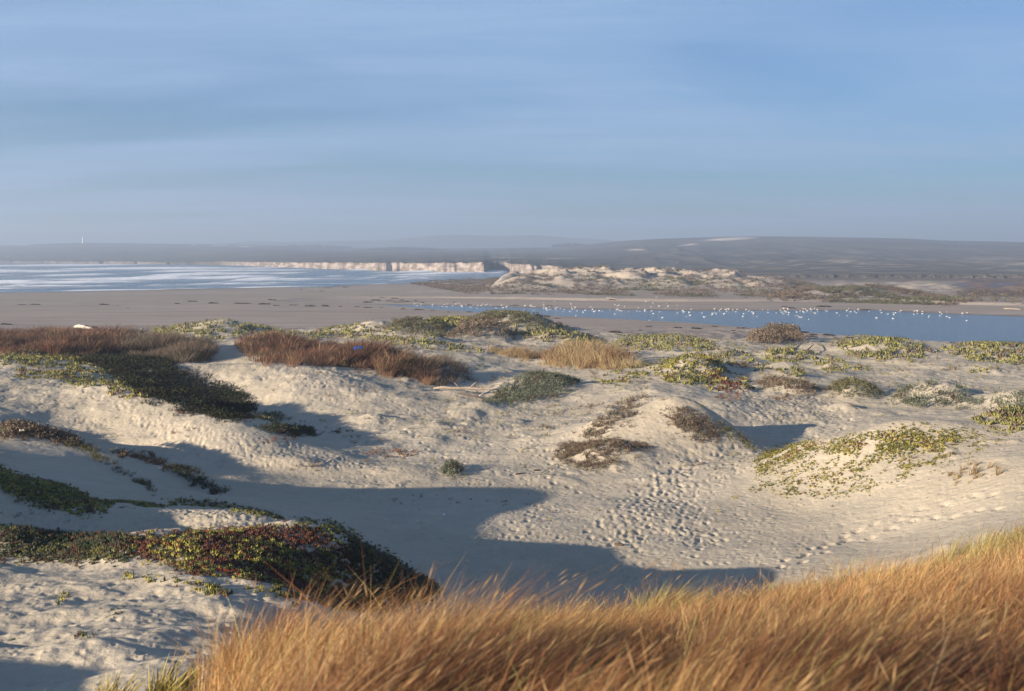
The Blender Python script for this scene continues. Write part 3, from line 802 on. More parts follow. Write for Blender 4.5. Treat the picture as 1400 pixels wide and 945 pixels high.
PAL = {
 'ice':   [((0.18,0.17,0.04),3), ((0.33,0.29,0.06),2.4), ((0.09,0.095,0.035),2.4), ((0.46,0.39,0.085),1.8), ((0.17,0.085,0.04),1.2)],
 'icered':[((0.17,0.06,0.03),3), ((0.11,0.055,0.035),3), ((0.36,0.33,0.06),2.2), ((0.10,0.105,0.045),2), ((0.50,0.42,0.09),1), ((0.30,0.06,0.03),.5)],
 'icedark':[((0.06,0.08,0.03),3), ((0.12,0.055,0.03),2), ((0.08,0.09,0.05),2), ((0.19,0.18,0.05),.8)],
 'green': [((0.26,0.245,0.075),3), ((0.36,0.33,0.11),2.2), ((0.16,0.155,0.06),2), ((0.21,0.15,0.095),1.8)],
 'olive': [((0.13,0.125,0.065),3), ((0.17,0.16,0.08),2), ((0.10,0.085,0.05),2)],
 'grey':  [((0.125,0.14,0.095),3), ((0.17,0.185,0.125),2), ((0.085,0.09,0.06),2), ((0.15,0.11,0.08),.6)],
 'brown': [((0.18,0.13,0.09),3), ((0.12,0.085,0.06),2), ((0.24,0.18,0.13),2), ((0.13,0.12,0.07),1)],
 'rust':  [((0.20,0.095,0.06),3), ((0.085,0.048,0.036),3.4), ((0.38,0.22,0.13),1.3), ((0.15,0.115,0.06),1.6)],
 'tan':   [((0.38,0.27,0.14),3), ((0.28,0.19,0.10),2), ((0.44,0.34,0.18),2), ((0.24,0.13,0.07),1)],
 'deep':  [((0.022,0.028,0.016),3), ((0.035,0.04,0.02),2), ((0.035,0.028,0.018),2)],  # greens darkened so the leaf colour itself carries the hollow's shade
 'dark':  [((0.045,0.055,0.03),3), ((0.07,0.075,0.04),2), ((0.06,0.045,0.03),2)],
}
def pick(pal, pts, freq=1.2, seed=3, coh=0.6):
    cols = np.array([c for c, w in PAL[pal]], float); w = np.array([w for c, w in PAL[pal]], float); cw = np.cumsum(w / w.sum())
    t = np.clip(0.5 + fbm(pts[:, 0] * freq, pts[:, 1] * freq, 2, seed) * 1.1, 0, 0.999) * coh + RNG.random(len(pts)) * (1 - coh)
    t = np.argsort(np.argsort(t)) / max(len(t), 1)
    return cols[np.minimum(np.searchsorted(cw, t), len(cols) - 1)] * (0.85 + 0.3 * RNG.random((len(pts), 1)))

def mound_lift(pts, poly, h):
    """plants stand taller in the middle of the clump"""
    if h <= 0: return np.zeros(len(pts))
    c = pts.mean(0); sx_, sy_ = pts.std(0) * 1.9 + 1e-3
    q = ((pts[:, 0] - c[0]) / sx_) ** 2 + ((pts[:, 1] - c[1]) / sy_) ** 2
    return h * np.clip(1 - q, 0, 1)

def c_y(polys): return np.mean([q[1] for q in polys[0]])
def mat_plant(name, cat, label, kind, pal, polys, dens, size, patch=0.0, lift=0.0, group=None, cap=40000, freq=None, parent=None, tilt=0.15):
    if len(polys) == 1 and label.find('thicket') < 0:      # drape a little wider than the densest core
        c_ = np.mean(polys[0], 0); k_ = 1.22 if c_[1] < 560 else 1.07
        polys = [[(c_[0] + (a - c_[0]) * k_, c_[1] + (b - c_[1]) * (k_ if b > c_[1] or c_[1] > 565 else k_ * 1.45)) for a, b in polys[0]]]
    P_ = [sample_poly(pl, None, dens * (1.9 if kind != 'grass' and c_y(polys) > 560 else 1.2 if kind != 'grass' else 1.0), cap, True) for pl in polys]
    P_ = np.concatenate([p for p in P_ if len(p)])
    ed = P_[:, 2]; P_ = P_[:, :2]
    fe = 1.6 if P_[:, 1].mean() < 45 else 0.45
    keepk = ed * 1.5 - (.28 if kind == 'grass' else 0) + (1.3 if kind == 'grass' else 0.9) * fbm(P_[:, 0] * fe, P_[:, 1] * fe * .7, 3, 99) + RNG.normal(0, .12, len(P_)) > 0.10
    if keepk.sum() > 10: P_ = P_[keepk]; ed = ed[keepk]
    dd_ = P_[:, 1:2]
    P_ = P_ + RNG.normal(0, 1, P_.shape) * dd_ * np.array([[0.0018, 0.006]])
    if pal == 'green': patch = min(patch + .12, .46)
    if patch > 0:
        f = 1.1 if P_[:, 1].mean() < 60 else 0.5
        k = fbm(P_[:, 0] * f, P_[:, 1] * f, 3, 61) + RNG.normal(0, .06, len(P_)) > (patch - 0.5)
        if k.sum() > 8: P_ = P_[k]; ed = ed[k]
    z = gz(P_[:, 0], P_[:, 1]) - 0.02
    lf = mound_lift(P_, None, lift)
    sz = size * (0.45 + 0.95 * RNG.random(len(P_))) * (0.6 + 0.4 * np.clip(ed * 2, 0, 1))
    if kind == 'grass': sz = sz * np.clip(1 + 1.3 * fbm(P_[:, 0] / 2.6, P_[:, 1] / 5, 2, 70), .4, 1.6)
    cols = pick(pal, P_, freq or (1.3 if P_[:, 1].mean() < 60 else 0.4), coh=.3 if kind == 'grass' else .6)
    if lift > 0:        # fill the body of the clump below its surface
        z = z + lf * np.where(RNG.random(len(P_)) < .65, 1.0, RNG.random(len(P_)))
    far_ = P_[:, 1].mean() > 45
    T, mt, ka = {'ice': (T_ICE_S if far_ else T_ICE, M_ICE, 0), 'scrub': (T_TWIG_S if far_ else T_TWIG, M_SCRUB, 0), 'grass': (T_GR_FAR if far_ else T_GR, M_GRASS, 0.5)}[kind]
    o = scatter(name, P_, z, T, sz, cols, mt, tilt=tilt, keep_az=ka, parent=parent)
    if len(polys) > 1 or patch >= .4:      # scattered sprigs and runners nobody could tell apart
        return tag(o, label, None, group, "stuff")
    return tag(o, label, cat, group)

def E(cx, cy, rx, ry, n=14, rot=0):
    return [(cx + rx * math.cos(t) * math.cos(rot) - ry * math.sin(t) * math.sin(rot), cy + rx * math.cos(t) * math.sin(rot) + ry * math.sin(t) * math.cos(rot)) for t in np.linspace(0, 2 * math.pi, n, endpoint=False)]
def band(pts, w):
    """outline of a trail with half width w (px)"""
    up = [(x, y - w) for x, y in pts]; dn = [(x, y + w) for x, y in pts][::-1]
    return up + dn

GI = "ice plant mats on the dunes"; GS = "low shrubs on the dunes"; GG = "clumps of dry beach grass"
# name, category, label, form, palette, outlines, plants per m2, size m, patchiness, mound height, group
PLANTS = [
 ("ice_plant_mat","ice plant","yellow, green and red ice plant mat over the crest of the bottom left dune","ice","icered",
   [[(160,737),(220,727),(300,724),(400,722),(440,728),(470,742),(500,760),(470,800),(440,826),(400,822),(365,800),(320,790),(270,786),(215,770),(180,755)]],210,0.085,0.06,0.10,GI),
 ("ice_plant_mat","ice plant","dark ice plant band running in from the left edge beside the yellow and red mat","ice","icedark",
   [[(0,716),(60,726),(160,733),(200,745),(170,768),(110,768),(0,768)]],200,0.085,-0.1,0.08,GI),
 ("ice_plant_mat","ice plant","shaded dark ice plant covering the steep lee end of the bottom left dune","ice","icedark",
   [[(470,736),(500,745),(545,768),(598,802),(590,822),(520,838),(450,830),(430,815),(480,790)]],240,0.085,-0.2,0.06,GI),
 ("ice_plant_sprigs","ice plant","bright ice plant sprigs hanging over the crest above the shaded lee end","ice","ice",
   [band([(405,715),(430,712),(470,722),(500,742)],6), band([(520,750),(560,778),(594,798)],4), E(440,728,34,12)],90,0.08,0.35,0,GI),
 ("ice_plant_sprigs","ice plant","yellow line of ice plant sprigs trailing below the red mat onto grey sand","ice","ice",
   [band([(170,788),(215,792),(240,797)],4), band([(240,795),(300,806),(320,818)],4), E(288,812,9,5), E(84,818,12,5), band([(330,800),(400,815),(420,828)],6)],80,0.085,0.2,0,GI),
 ("ice_plant_sprigs","ice plant","straggling brownish sprigs on the bare sand at the bottom left","ice","icedark",
   [E(82,822,14,7), E(150,838,16,10), E(205,848,10,5), E(20,875,16,7), E(115,870,14,8)],26,0.07,0.2,0,GI),
 ("ice_plant_mat","ice plant","green ice plant band sloping down from the left edge below the twiggy ridge","ice","ice",
   [[(0,636),(30,650),(75,662),(110,677),(148,688),(140,702),(100,702),(60,696),(25,682),(0,668)]],120,0.10,0.15,0.10,GI),
 ("ice_plant_trail","ice plant","thin ice plant trail along the crest of the second dune from the bottom left","ice","ice",
   [band([(140,688),(180,690),(215,690),(260,687),(300,691)],4.5), band([(300,691),(350,700),(385,708)],3.5)],90,0.09,0.28,0.0,GI),
 ("twig_thicket","shrub","dead brown twigs capping the sandy ridge at the left edge","scrub","brown",
   [[(0,586),(40,582),(90,596),(112,612),(90,612),(50,600),(0,602)]],26,0.26,0.1,0.12,GS),
 ("twig_thicket","shrub","dark twiggy line descending the lee of the left ridge to the hollow","scrub","olive",
   [band([(92,604),(120,618),(150,634)],5), band([(150,634),(180,652),(215,676)],2.2)],22,0.2,0.2,0.05,GS),
 ("low_shrub","shrub","brown creeping shrub on the small ridge left of the dark green one","scrub","brown",
   [band([(158,622),(190,625),(222,636)],3.5)],26,0.18,0.1,0.05,GS),
 ("low_shrub","shrub","dark green creeping shrub at the end of the small left ridge","scrub","dark",
   [[(225,640),(250,640),(280,660),(312,672),(300,676),(262,662)]],26,0.22,0.1,0.1,GS),
 ("ice_plant_mat","ice plant","ice plant mat with yellow tips on the lit slope left of the dark hollow","ice","ice",
   [[(25,512),(60,494),(110,489),(160,508),(205,535),(190,548),(150,540),(90,522),(45,520)]],13,0.20,0.42,0.05,GI),
 ("ice_plant_mat","ice plant","bright green mat at the left edge in front of the rust coloured grass","ice","green",
   [[(0,482),(30,477),(55,482),(50,492),(10,497),(0,497)]],10,0.28,0.1,0.1,GI),
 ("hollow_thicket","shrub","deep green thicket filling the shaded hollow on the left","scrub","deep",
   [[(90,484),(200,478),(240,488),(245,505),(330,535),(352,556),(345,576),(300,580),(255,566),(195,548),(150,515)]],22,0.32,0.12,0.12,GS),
 ("low_shrub","shrub","dark prostrate shrub alone in the shade right of the shade-darkened thicket","scrub","dark",
   [[(350,584),(380,583),(432,590),(430,598),(400,599),(370,594)]],16,0.25,0,0.15,GS),
 ("low_shrub","shrub","straggling dark shrub at the foot of the thicket in the hollow","scrub","olive",
   [[(335,562),(375,566),(400,572),(380,580),(345,578)]],7,0.28,0.5,0.05,GS),
 ("grass_clump","grass","long rust brown grass bank at the left edge behind the green mat","grass","rust",
   [[(0,466),(60,462),(110,462),(165,466),(160,484),(80,487),(0,484)]],8,0.95,0.0,0.2,GG),
 ("grass_clump","grass","brown to tan grass bank between the rust grass and the pale crest","grass","brown",
   [[(160,466),(230,472),(285,478),(280,493),(225,496),(165,484)]],7,0.85,0.05,0.2,GG),
 ("grass_clump","grass","reddish grass clump on the dune crest behind the left hollow","grass","rust",
   [[(335,478),(370,474),(420,478),(455,486),(450,502),(400,500),(350,494)]],8,0.85,0.0,0.2,GG),
 ("grass_clump","grass","dark rust grass bank holding a scrap of blue litter","grass","rust",
   [[(455,484),(500,488),(550,496),(578,508),(575,524),(530,516),(480,506),(450,502)]],8,0.85,0.0,0.2,GG),
 ("grass_clump","grass","thin grass in the shade between the rust bank and the smooth sand slope","grass","brown",
   [[(575,505),(610,500),(640,510),(645,530),(610,530),(580,526)]],3,0.6,0.25,0.0,GG),
 ("grass_clump","grass","tan beach grass clump with a reddish core at the top of the smooth sand slope","grass","tan",
   [[(745,494),(770,488),(820,488),(850,498),(868,502),(850,506),(790,504),(750,500)]],4.5,1.1,0.0,0.25,GG),
 ("grass_clump","grass","low pale grass strip left of the tan clump on the smooth slope","grass","tan",
   [[(668,484),(700,484),(750,491),(750,496),(700,490)]],4,0.7,0.0,0.0,GG),
 ("ice_plant_mat","ice plant","green mat on top of the far left hillock before the beach","ice","green",
   [[(225,452),(300,446),(345,450),(400,458),(380,466),(330,460),(300,465),(260,464),(228,460)]],3,0.42,0.46,0.05,GI),
 ("ice_plant_mat","ice plant","green trail leading right from the far left hillock","ice","green",
   [band([(345,462),(400,464),(440,462)],4), E(380,456,30,3)],3,0.36,0.4,0.0,GI),
 ("ice_plant_mat","ice plant","green mat left of the dark shrubs on the middle crest","ice","green",
   [[(425,457),(465,449),(520,447),(530,456),(490,462),(440,461)]],3.4,0.42,0.28,0.05,GI),
 ("ice_plant_mat","ice plant","bright yellow green mat between the two darkest shrubs of the middle crest","ice","ice",
   [[(577,443),(600,438),(640,438),(655,444),(630,450),(590,449)]],4,0.40,0.1,0.1,GI),
 ("low_shrub","shrub","dark grey shrub on the left half of the middle crest","scrub","olive",
   [[(533,453),(545,446),(570,444),(600,450),(620,455),(600,461),(560,459)]],3.5,0.62,0.0,0.3,GS),
 ("low_shrub","shrub","round brown grey shrub mound in front of the middle crest","scrub","brown",
   [[(622,461),(635,449),(655,444),(680,447),(705,460),(680,462),(650,462)]],4,0.6,0.0,0.3,GS),
 ("low_shrub","shrub","long dark olive shrub on the highest part of the middle crest","scrub","olive",
   [[(655,440),(675,433),(710,433),(750,442),(775,450),(740,452),(700,444)]],3.5,0.65,0.05,0.2,GS),
 ("ice_plant_mat","ice plant","green mat on the right shoulder of the middle crest","ice","green",
   [[(705,452),(760,453),(800,460),(823,468),(800,470),(750,466),(715,462)]],3.6,0.45,0.15,0.08,GI),
 ("ice_plant_mat","ice plant","green mat hanging down the near face of the middle crest","ice","green",
   [[(490,462),(530,462),(580,468),(640,474),(650,480),(600,479),(540,472)]],3,0.4,0.3,0.05,GI),
 ("grey_shrub","shrub","dense grey green shrub dome beside the driftwood","scrub","grey",
   [[(672,548),(690,534),(720,524),(750,522),(782,527),(770,538),(750,546),(715,550),(690,550)]],22,0.26,0.0,0.3,GS),
 ("twig_thicket","shrub","brown strip of dead stems behind the central mound","scrub","brown",
   [[(795,556),(830,554),(860,549),(880,545),(870,558),(845,562),(810,560)]],8,0.26,0.35,0.0,GS),
 ("twig_thicket","shrub","brown brush strip on the left shoulder of the central mound","scrub","brown",
   [[(798,596),(812,582),(835,569),(862,564),(878,566),(850,574),(828,588),(812,600)]],60,0.17,-0.4,0.08,GS),
 ("twig_thicket","shrub","dense rusty brown brush on the right peak of the central mound","scrub","brown",
   [[(905,564),(940,563),(965,572),(985,586),(982,600),(960,604),(935,594),(915,580)]],60,0.17,-0.2,0.10,GS),
 ("twig_thicket","shrub","thin line of dark twigs trailing into the shadow of the central mound","scrub","olive",
   [band([(985,588),(1005,597),(1028,612)],5)],45,0.18,-0.5,0.0,GS),
 ("twig_thicket","shrub","patchy brown brush on the low mound in front of the central mound","scrub","brown",
   [[(752,622),(775,606),(810,598),(840,600),(880,606),(892,614),(870,622),(850,632),(810,644),(785,638)]],60,0.15,0.30,0.03,GS),
 ("ice_plant_mat","ice plant","yellow green leafy mat on the knoll upper right of the grey shrub dome","ice","ice",
   [[(908,520),(915,502),(940,496),(975,498),(990,512),(975,522),(945,526),(920,524)]],16,0.22,0.2,0.1,GI),
 ("ice_plant_mat","ice plant","brown tipped mat spilling right from the leafy knoll","ice","icered",
   [[(965,528),(990,518),(1020,520),(1032,534),(1000,538),(975,536)]],12,0.2,0.35,0.05,GI),
 ("ice_plant_mat","ice plant","green mat draped over the low hump between the beach and the tan grass's right end","ice","green",
   [[(840,470),(870,464),(930,463),(965,470),(960,478),(900,480),(860,478)]],4,0.36,0.3,0.05,GI),
 ("ice_plant_mat","ice plant","pale green mat on the slope above the leafy knoll","ice","green",
   [[(930,488),(970,480),(1015,484),(1030,494),(1000,502),(975,494)]],5,0.28,0.42,0.0,GI),
 ("ice_plant_mat","ice plant","sparse yellow green runners left of the leafy knoll","ice","ice",
   [[(815,518),(860,505),(905,500),(905,514),(870,524),(840,528)]],9,0.2,0.44,0.0,GI),
 ("ice_plant_mat","ice plant","thin green and tan mat on the hump above the dark brown shrub","ice","green",
   [[(1035,505),(1060,492),(1090,496),(1098,515),(1090,524),(1050,520)]],6,0.24,0.4,0.0,GI),
 ("low_shrub","shrub","flat dark brown shrub on the steep side right of the leafy knoll","scrub","brown",
   [[(1038,526),(1060,522),(1095,525),(1118,533),(1100,539),(1060,536)]],12,0.3,0.05,0.12,GS),
 ("low_shrub","shrub","small dark shrub mound between the brown shrub and the broad grey one","scrub","olive",
   [[(1135,536),(1150,529),(1175,528),(1200,540),(1180,544),(1150,541)]],14,0.3,0,0.25,GS),
 ("grey_shrub","shrub","broad grey green shrub dome on the right slope","scrub","grey",
   [[(1222,550),(1245,538),(1280,533),(1318,540),(1342,550),(1310,559),(1260,558)]],13,0.32,0.05,0.22,GS),
 ("grey_shrub","shrub","grey shrub dome cut by the right edge above the green dune","scrub","grey",
   [[(1353,556),(1370,548),(1400,546),(1425,549),(1425,560),(1380,560)]],13,0.32,0.0,0.2,GS),
 ("low_shrub","shrub","round reddish brown shrub mound alone on the beach edge by the lagoon","scrub","brown",
   [[(1028,470),(1040,460),(1062,456),(1085,460),(1093,468),(1060,471)]],3.5,0.75,0,0.7,GS),
 ("ice_plant_mat","ice plant","green mat in front of the round reddish shrub by the lagoon","ice","green",
   [[(1035,486),(1070,480),(1108,484),(1110,493),(1060,495)]],5,0.34,0.25,0.05,GI),
 ("ice_plant_mat","ice plant","small green patch on the bare slope between two larger mats","ice","green",
   [[(1118,500),(1140,494),(1158,500),(1150,509),(1130,508)]],6,0.3,0.3,0.0,GI),
 ("ice_plant_mat","ice plant","long green mat on the far right crest next to the lagoon","ice","green",
   [[(1145,474),(1180,468),(1230,470),(1266,480),(1250,492),(1210,494),(1170,486)]],4.2,0.40,0.3,0.05,GI),
 ("ice_plant_mat","ice plant","green mat at the right edge next to the lagoon shore","ice","green",
   [[(1295,482),(1340,475),(1425,474),(1425,494),(1380,498),(1330,492)]],4.2,0.40,0.32,0.05,GI),
 ("ice_plant_mat","ice plant","sparse green patches on the smooth sand below the far right crest","ice","green",
   [E(1245,512,18,4), E(1330,505,40,5), E(1180,504,16,4), E(1090,508,18,4)],5,0.26,0.4,0.0,GI),
 ("ice_plant_mat","ice plant","yellow green mat across the crest of the big right dune","ice","ice",
   [[(1125,618),(1150,600),(1200,590),(1250,587),(1313,590),(1318,602),(1290,618),(1240,622),(1190,624),(1150,632)]],130,0.085,0.22,0.03,GI),
 ("ice_plant_runners","ice plant","loose yellow green runners fraying down from the crest of the big right dune","ice","ice",
   [[(1040,660),(1090,620),(1150,596),(1320,584),(1400,590),(1340,622),(1260,650),(1190,672),(1100,690)]],60,0.075,0.47,0.0,GI),
 ("ice_plant_mat","ice plant","yellow green mat on the left shoulder of the big right dune","ice","ice",
   [[(1030,634),(1050,616),(1075,608),(1118,603),(1118,616),(1090,630),(1060,644),(1035,655)]],130,0.085,0.22,0.03,GI),
 ("ice_plant_mat","ice plant","green mat at the right edge on top of the big right dune","ice","green",
   [[(1330,574),(1360,562),(1425,560),(1425,584),(1390,590),(1350,586)]],26,0.18,0.3,0.06,GI),
 ("ice_plant_trail","ice plant","stringy runners with leaves straying down the lit face of the big right dune","ice","ice",
   [band([(1110,640),(1060,662),(1000,680)],2.5), band([(1112,648),(1080,672),(1070,684)],3), band([(1190,630),(1150,640),(1120,655)],2.5), band([(1240,628),(1210,650),(1130,690)],2), band([(1150,655),(1135,662),(1160,660)],3), E(1215,645,14,6), E(1250,640,12,5), E(1180,672,10,3), band([(1230,612),(1200,630),(1160,645)],4), band([(1290,620),(1260,640),(1225,655)],3)],85,0.08,0.30,0.0,GI),
 ("grass_clump","grass","blurred brown and green grass tufts on the right flank of the big right dune","grass","tan",
   [[(1262,656),(1300,646),(1345,632),(1370,636),(1360,648),(1300,662)]],16,0.34,-0.3,0.0,GG),
 ("beach_sprigs","plant","rosy brown sprigs along the low rise behind the shaded flat","scrub","rust",
   [band([(235,565),(275,562),(300,570)],3), band([(360,600),(400,602)],3), band([(385,640),(440,642)],3), E(460,590,14,3), E(250,590,18,3)],9,0.16,0.2,0.0,GS),
 ("beach_sprigs","plant","wispy reddish stems scattered over the middle flat above the long shadow","scrub","rust",
   [E(740,587,14,3), E(630,590,10,3), E(540,620,50,6), E(545,500,30,4), E(820,470,12,2), E(1010,500,20,3), E(1080,545,24,5), E(1000,545,24,4)],5,0.18,0.3,0.0,GS),
 ("grey_shrub","plant","small leafy shrub standing on the flat just above the middle shadow","scrub","grey",
   [[(604,652),(606,640),(618,636),(630,642),(636,651),(620,654)]],30,0.22,0.0,0.22,GS),
]
for (nm, cat, lab, kd, pal, polys, dens, size, patch, lift, grp) in PLANTS:
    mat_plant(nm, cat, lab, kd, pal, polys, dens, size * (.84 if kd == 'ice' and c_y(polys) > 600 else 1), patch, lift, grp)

# many tiny sprigs nobody could count over the flats
Ps = np.concatenate([sample_poly([(420,560),(900,540),(1050,640),(1000,745),(560,745)], 1300), sample_poly([(0,490),(420,520),(520,640),(0,580)], 420),
                     sample_poly([(420,455),(1400,470),(1400,560),(700,600),(430,540)], 5200), sample_poly([(0,700),(420,700),(420,728),(0,728)], 60)])
Ps = Ps[(fbm(Ps[:, 0] * .35, Ps[:, 1] * .35, 3, 88) + RNG.normal(0, .12, len(Ps))) > 0.08]
o = scatter("dune_sprigs", Ps, gz(Ps[:, 0], Ps[:, 1]) - .02, T_TWIG_S, (0.05 + 0.17 * RNG.random(len(Ps)) ** 2) * np.clip(Ps[:, 1] / 55, .7, 1.7), np.where((RNG.random(len(Ps)) < .45)[:, None], pick('green', Ps, .3), pick('brown', Ps, .3)), M_SCRUB)
tag(o, "tiny dry sprigs sprinkled over the sand flats", None, None, "stuff")

# scrub over the far dunes beyond the lagoon
Pf = np.concatenate([sample_poly([(560,388),(700,372),(800,362),(1000,368),(1100,385),(1150,400),(1060,408),(800,404),(640,402)], 14000),
                     sample_poly([(1040,410),(1100,395),(1200,390),(1330,412),(1300,418),(1150,414)], 4500),
                     sample_poly([(1300,398),(1400,396),(1400,420),(1320,414)], 260)])
w_ = fbm(Pf[:, 0] / 12, Pf[:, 1] / 16, 3, 44, .4)
k = w_ + RNG.normal(0, .04, len(Pf)) > -0.05 - 0.16 * (np.abs(Pf[:, 1] - 395) < 14) - 0.22 * (Pf[:, 0] / Pf[:, 1] > 0.235)
Pf = Pf[k]; w_ = w_[k]
cf = np.where((fbm(Pf[:, 0] / 30, Pf[:, 1] / 30, 2, 12) > -0.12)[:, None], pick('brown', Pf, .05), pick('olive', Pf, .05)) * 0.9
o = scatter("far_scrub", Pf, gz(Pf[:, 0], Pf[:, 1]) - .1, T_TWIG_S, 0.5 + 1.0 * RNG.random(len(Pf)) ** 2, cf, M_SCRUB, squash=.8)
tag(o, "patchy scrub over the dunes beyond the lagoon", None, None, "stuff")

# ------------------------------------------------------------------ the tawny grass in front
def meadow():
    lean_pts = []
    n = 4200
    px = 180 + RNG.random(n * 3) * 1420; d = np.exp(math.log(3.0) + RNG.random(n * 3) * math.log(23 / 3.0))
    lim = prof(px, [(200,6),(240,7.5),(270,9.5),(330,12),(420,13.5),(500,14.5),(700,15.5),(900,16.5),(1100,17.5),(1300,19.5),(1600,21)])
    keep = (d < lim) & (fbm((px - 700) / FPX * d / .9, d / .9, 2, 121) + RNG.normal(0, .12, len(px)) > -.22) & (RNG.random(len(px)) < np.clip((px - 262) / 80, 0.0, 1)) & (RNG.random(len(px)) < np.clip(d / 9, 0.25, 1) )
    px = px[keep]; d = d[keep]
    x = (px - 700) / FPX * d
    # the ground close to the camera and a bit outside the frame too
    xe = RNG.uniform(-.8, 9, 500); de = RNG.uniform(1.8, 3.2, 500)
    x = np.concatenate([x, xe]); d = np.concatenate([d, de])
    z = gz(x, d)
    NB = 62
    n = len(x)
    tuft_h = 0.57 + 0.46 * np.clip(fbm(x / 1.1, d / 1.1, 2, 5) + 0.1, -.5, 1) + RNG.normal(0, .08, n)
    tone = np.clip(0.45 + 1.3 * fbm(x / 1.7, d / 1.7, 3, 9) + RNG.normal(0, .26, n), 0, 1)
    gx = np.repeat(x, NB) ; gd = np.repeat(d, NB); g0 = np.repeat(z, NB); th = np.repeat(tuft_h, NB); tn = np.repeat(tone, NB)
    m_ = n * NB
    a = RNG.random(m_) * 2 * math.pi; r = RNG.random(m_) ** .5 * 0.15
    bx = gx + np.cos(a) * r; by = gd + np.sin(a) * r
    h = th * (0.55 + 0.5 * RNG.random(m_))
    windx = np.repeat(0.38 + 0.50 * fbm(x / 1.5, d / 1.5, 2, 30) + RNG.normal(0, .10, n), NB)
    lx = h * (windx + 0.13 * np.cos(a) + RNG.normal(0, .13, m_)); ly = h * (0.05 + 0.16 * np.sin(a) + RNG.normal(0, .10, m_))
    stray = RNG.random(m_) < .14; lx[stray] += RNG.normal(0, .42, stray.sum()) * h[stray]; ly[stray] += RNG.normal(0, .25, stray.sum()) * h[stray]; h[stray] *= 1.1
    fa = RNG.random(m_) * math.pi; wd = (0.0015 + 0.0015 * RNG.random(m_)) * np.clip(gd / 8, 0.75, 1.9)
    sx_ = np.cos(fa) * wd; sy_ = np.sin(fa) * wd
    V = np.zeros((m_, 9, 3), np.float32); h = np.minimum(h, 1.0)
    for k, t in enumerate((0, .35, .62, .84)):
        cx = bx + lx * t ** 1.7; cy = by + ly * t ** 1.7; cz_ = g0 - .03 + h * (t - .14 * t * t)
        w = 1 - .5 * t
        V[:, 2 * k] = np.stack([cx - sx_ * w, cy - sy_ * w, cz_], -1); V[:, 2 * k + 1] = np.stack([cx + sx_ * w, cy + sy_ * w, cz_], -1)
    V[:, 8] = np.stack([bx + lx * 1.08, by + ly * 1.08, g0 - .03 + h * .88], -1)
    T = np.array([(0,1,3),(0,3,2),(2,3,5),(2,5,4),(4,5,7),(4,7,6),(6,7,8)])
    F = T[None] + (np.arange(m_) * 9)[:, None, None]
    # colours: orange brown, straw, some green; dead grey brown thatch low down
    c_or = np.array([0.41, 0.175, 0.065]); c_st = np.array([0.68, 0.45, 0.19]); c_gr = np.array([0.36, 0.32, 0.11]); c_br = np.array([0.13, 0.06, 0.035])
    q = np.clip(tn + RNG.normal(0, .16, m_), 0, 1)[:, None]
    C = np.where(q < .5, c_br + (c_or - c_br) * q * 2, c_or + (c_st - c_or) * (q - .5) * 2)
    dl_ = np.repeat(prof((x / d) * FPX + 700, [(180,7),(500,14.5),(1100,17.5),(1600,21)]), NB)
    edge = sstep(0.60, 0.95, gd / dl_) * 0.62 + 0.05
    g = (RNG.random(m_) < edge)[:, None]
    C = np.where(g, c_gr * (0.8 + .5 * RNG.random((m_, 1))), C)
    pale = (RNG.random(m_) < np.clip(0.04 + 0.5 * np.repeat(fbm(x / 1.8, d / 1.8, 2, 77), NB), .04, .6))[:, None]
    C = np.where(pale, np.array([0.50, 0.36, 0.20]), C)
    C = C * (0.7 + .6 * RNG.random((m_, 1)))
    CC = np.repeat(C[:, None, :], 9, 1)
    # seed heads: spindles at the tips of some stems
    sid = np.nonzero(RNG.random(m_) < .02)[0]; ns = len(sid)
    tip = V[sid, 8].astype(float); dr = tip - V[sid, 6]; dr /= np.linalg.norm(dr, axis=1)[:, None] + 1e-9
    ln = (0.09 + .06 * RNG.random(ns))[:, None]; wv = (0.0018 + .0012 * RNG.random(ns))[:, None]
    s1 = np.cross(dr, np.array([0, 1., 0])); s1 /= np.linalg.norm(s1, axis=1)[:, None] + 1e-9; s2 = np.cross(dr, s1)
    c0 = tip; c1 = tip + dr * ln * .4; c2 = tip + dr * ln
    SV = np.stack([c0, c1 + s1 * wv, c1 - s1 * wv, c1 + s2 * wv, c1 - s2 * wv, c2], 1)
    ST = np.array([(0,1,3),(0,3,2),(0,2,4),(0,4,1),(5,3,1),(5,2,3),(5,4,2),(5,1,4)])
    SF = ST[None] + (np.arange(ns) * 6)[:, None, None] + m_ * 9
    SCc = np.repeat((np.array([[0.52, 0.34, 0.17]]) * (0.7 + .5 * RNG.random((ns, 1))))[:, None, :], 6, 1)
    o = build_mesh("beach_grass", np.concatenate([V.reshape(-1, 3), SV.reshape(-1, 3)]), np.concatenate([F.reshape(-1, 3), SF.reshape(-1, 3)]), 3, M_GRASS, smooth=False)
    set_color(o, "tone", np.clip(np.concatenate([CC.reshape(-1, 3), SCc.reshape(-1, 3)]), 0, 1))
    tag(o, "tawny wind bent beach grass covering the near dune", None, None, "stuff")
    return n
meadow()
# single tufts at the left end of the meadow
for (px, py, hgt, lab) in ((150,945,.5,"greenish grass tuft standing alone at the bottom edge on bare sand, leftmost one"),(215,950,.62,"grass tuft between the lone one and the meadow's edge"),(247,915,.5,"short olive grass tuft at the meadow's left tip"),(40,955,.35,"low wisp of grass in the bottom left corner")):
    d = 11.0; x = (px - 700) / FPX * d
    pts = np.array([[x, d]]) + RNG.normal(0, .10, (7, 2))
    o = scatter("grass_tuft", pts, gz(pts[:, 0], pts[:, 1]) - .03, T_GR, hgt * (0.7 + .5 * RNG.random(7)), pick('green', pts) * 1.0 + np.array([.08, .03, 0]), M_GRASS, keep_az=.5)
    tag(o, lab, "grass", "lone grass tufts left of the meadow")

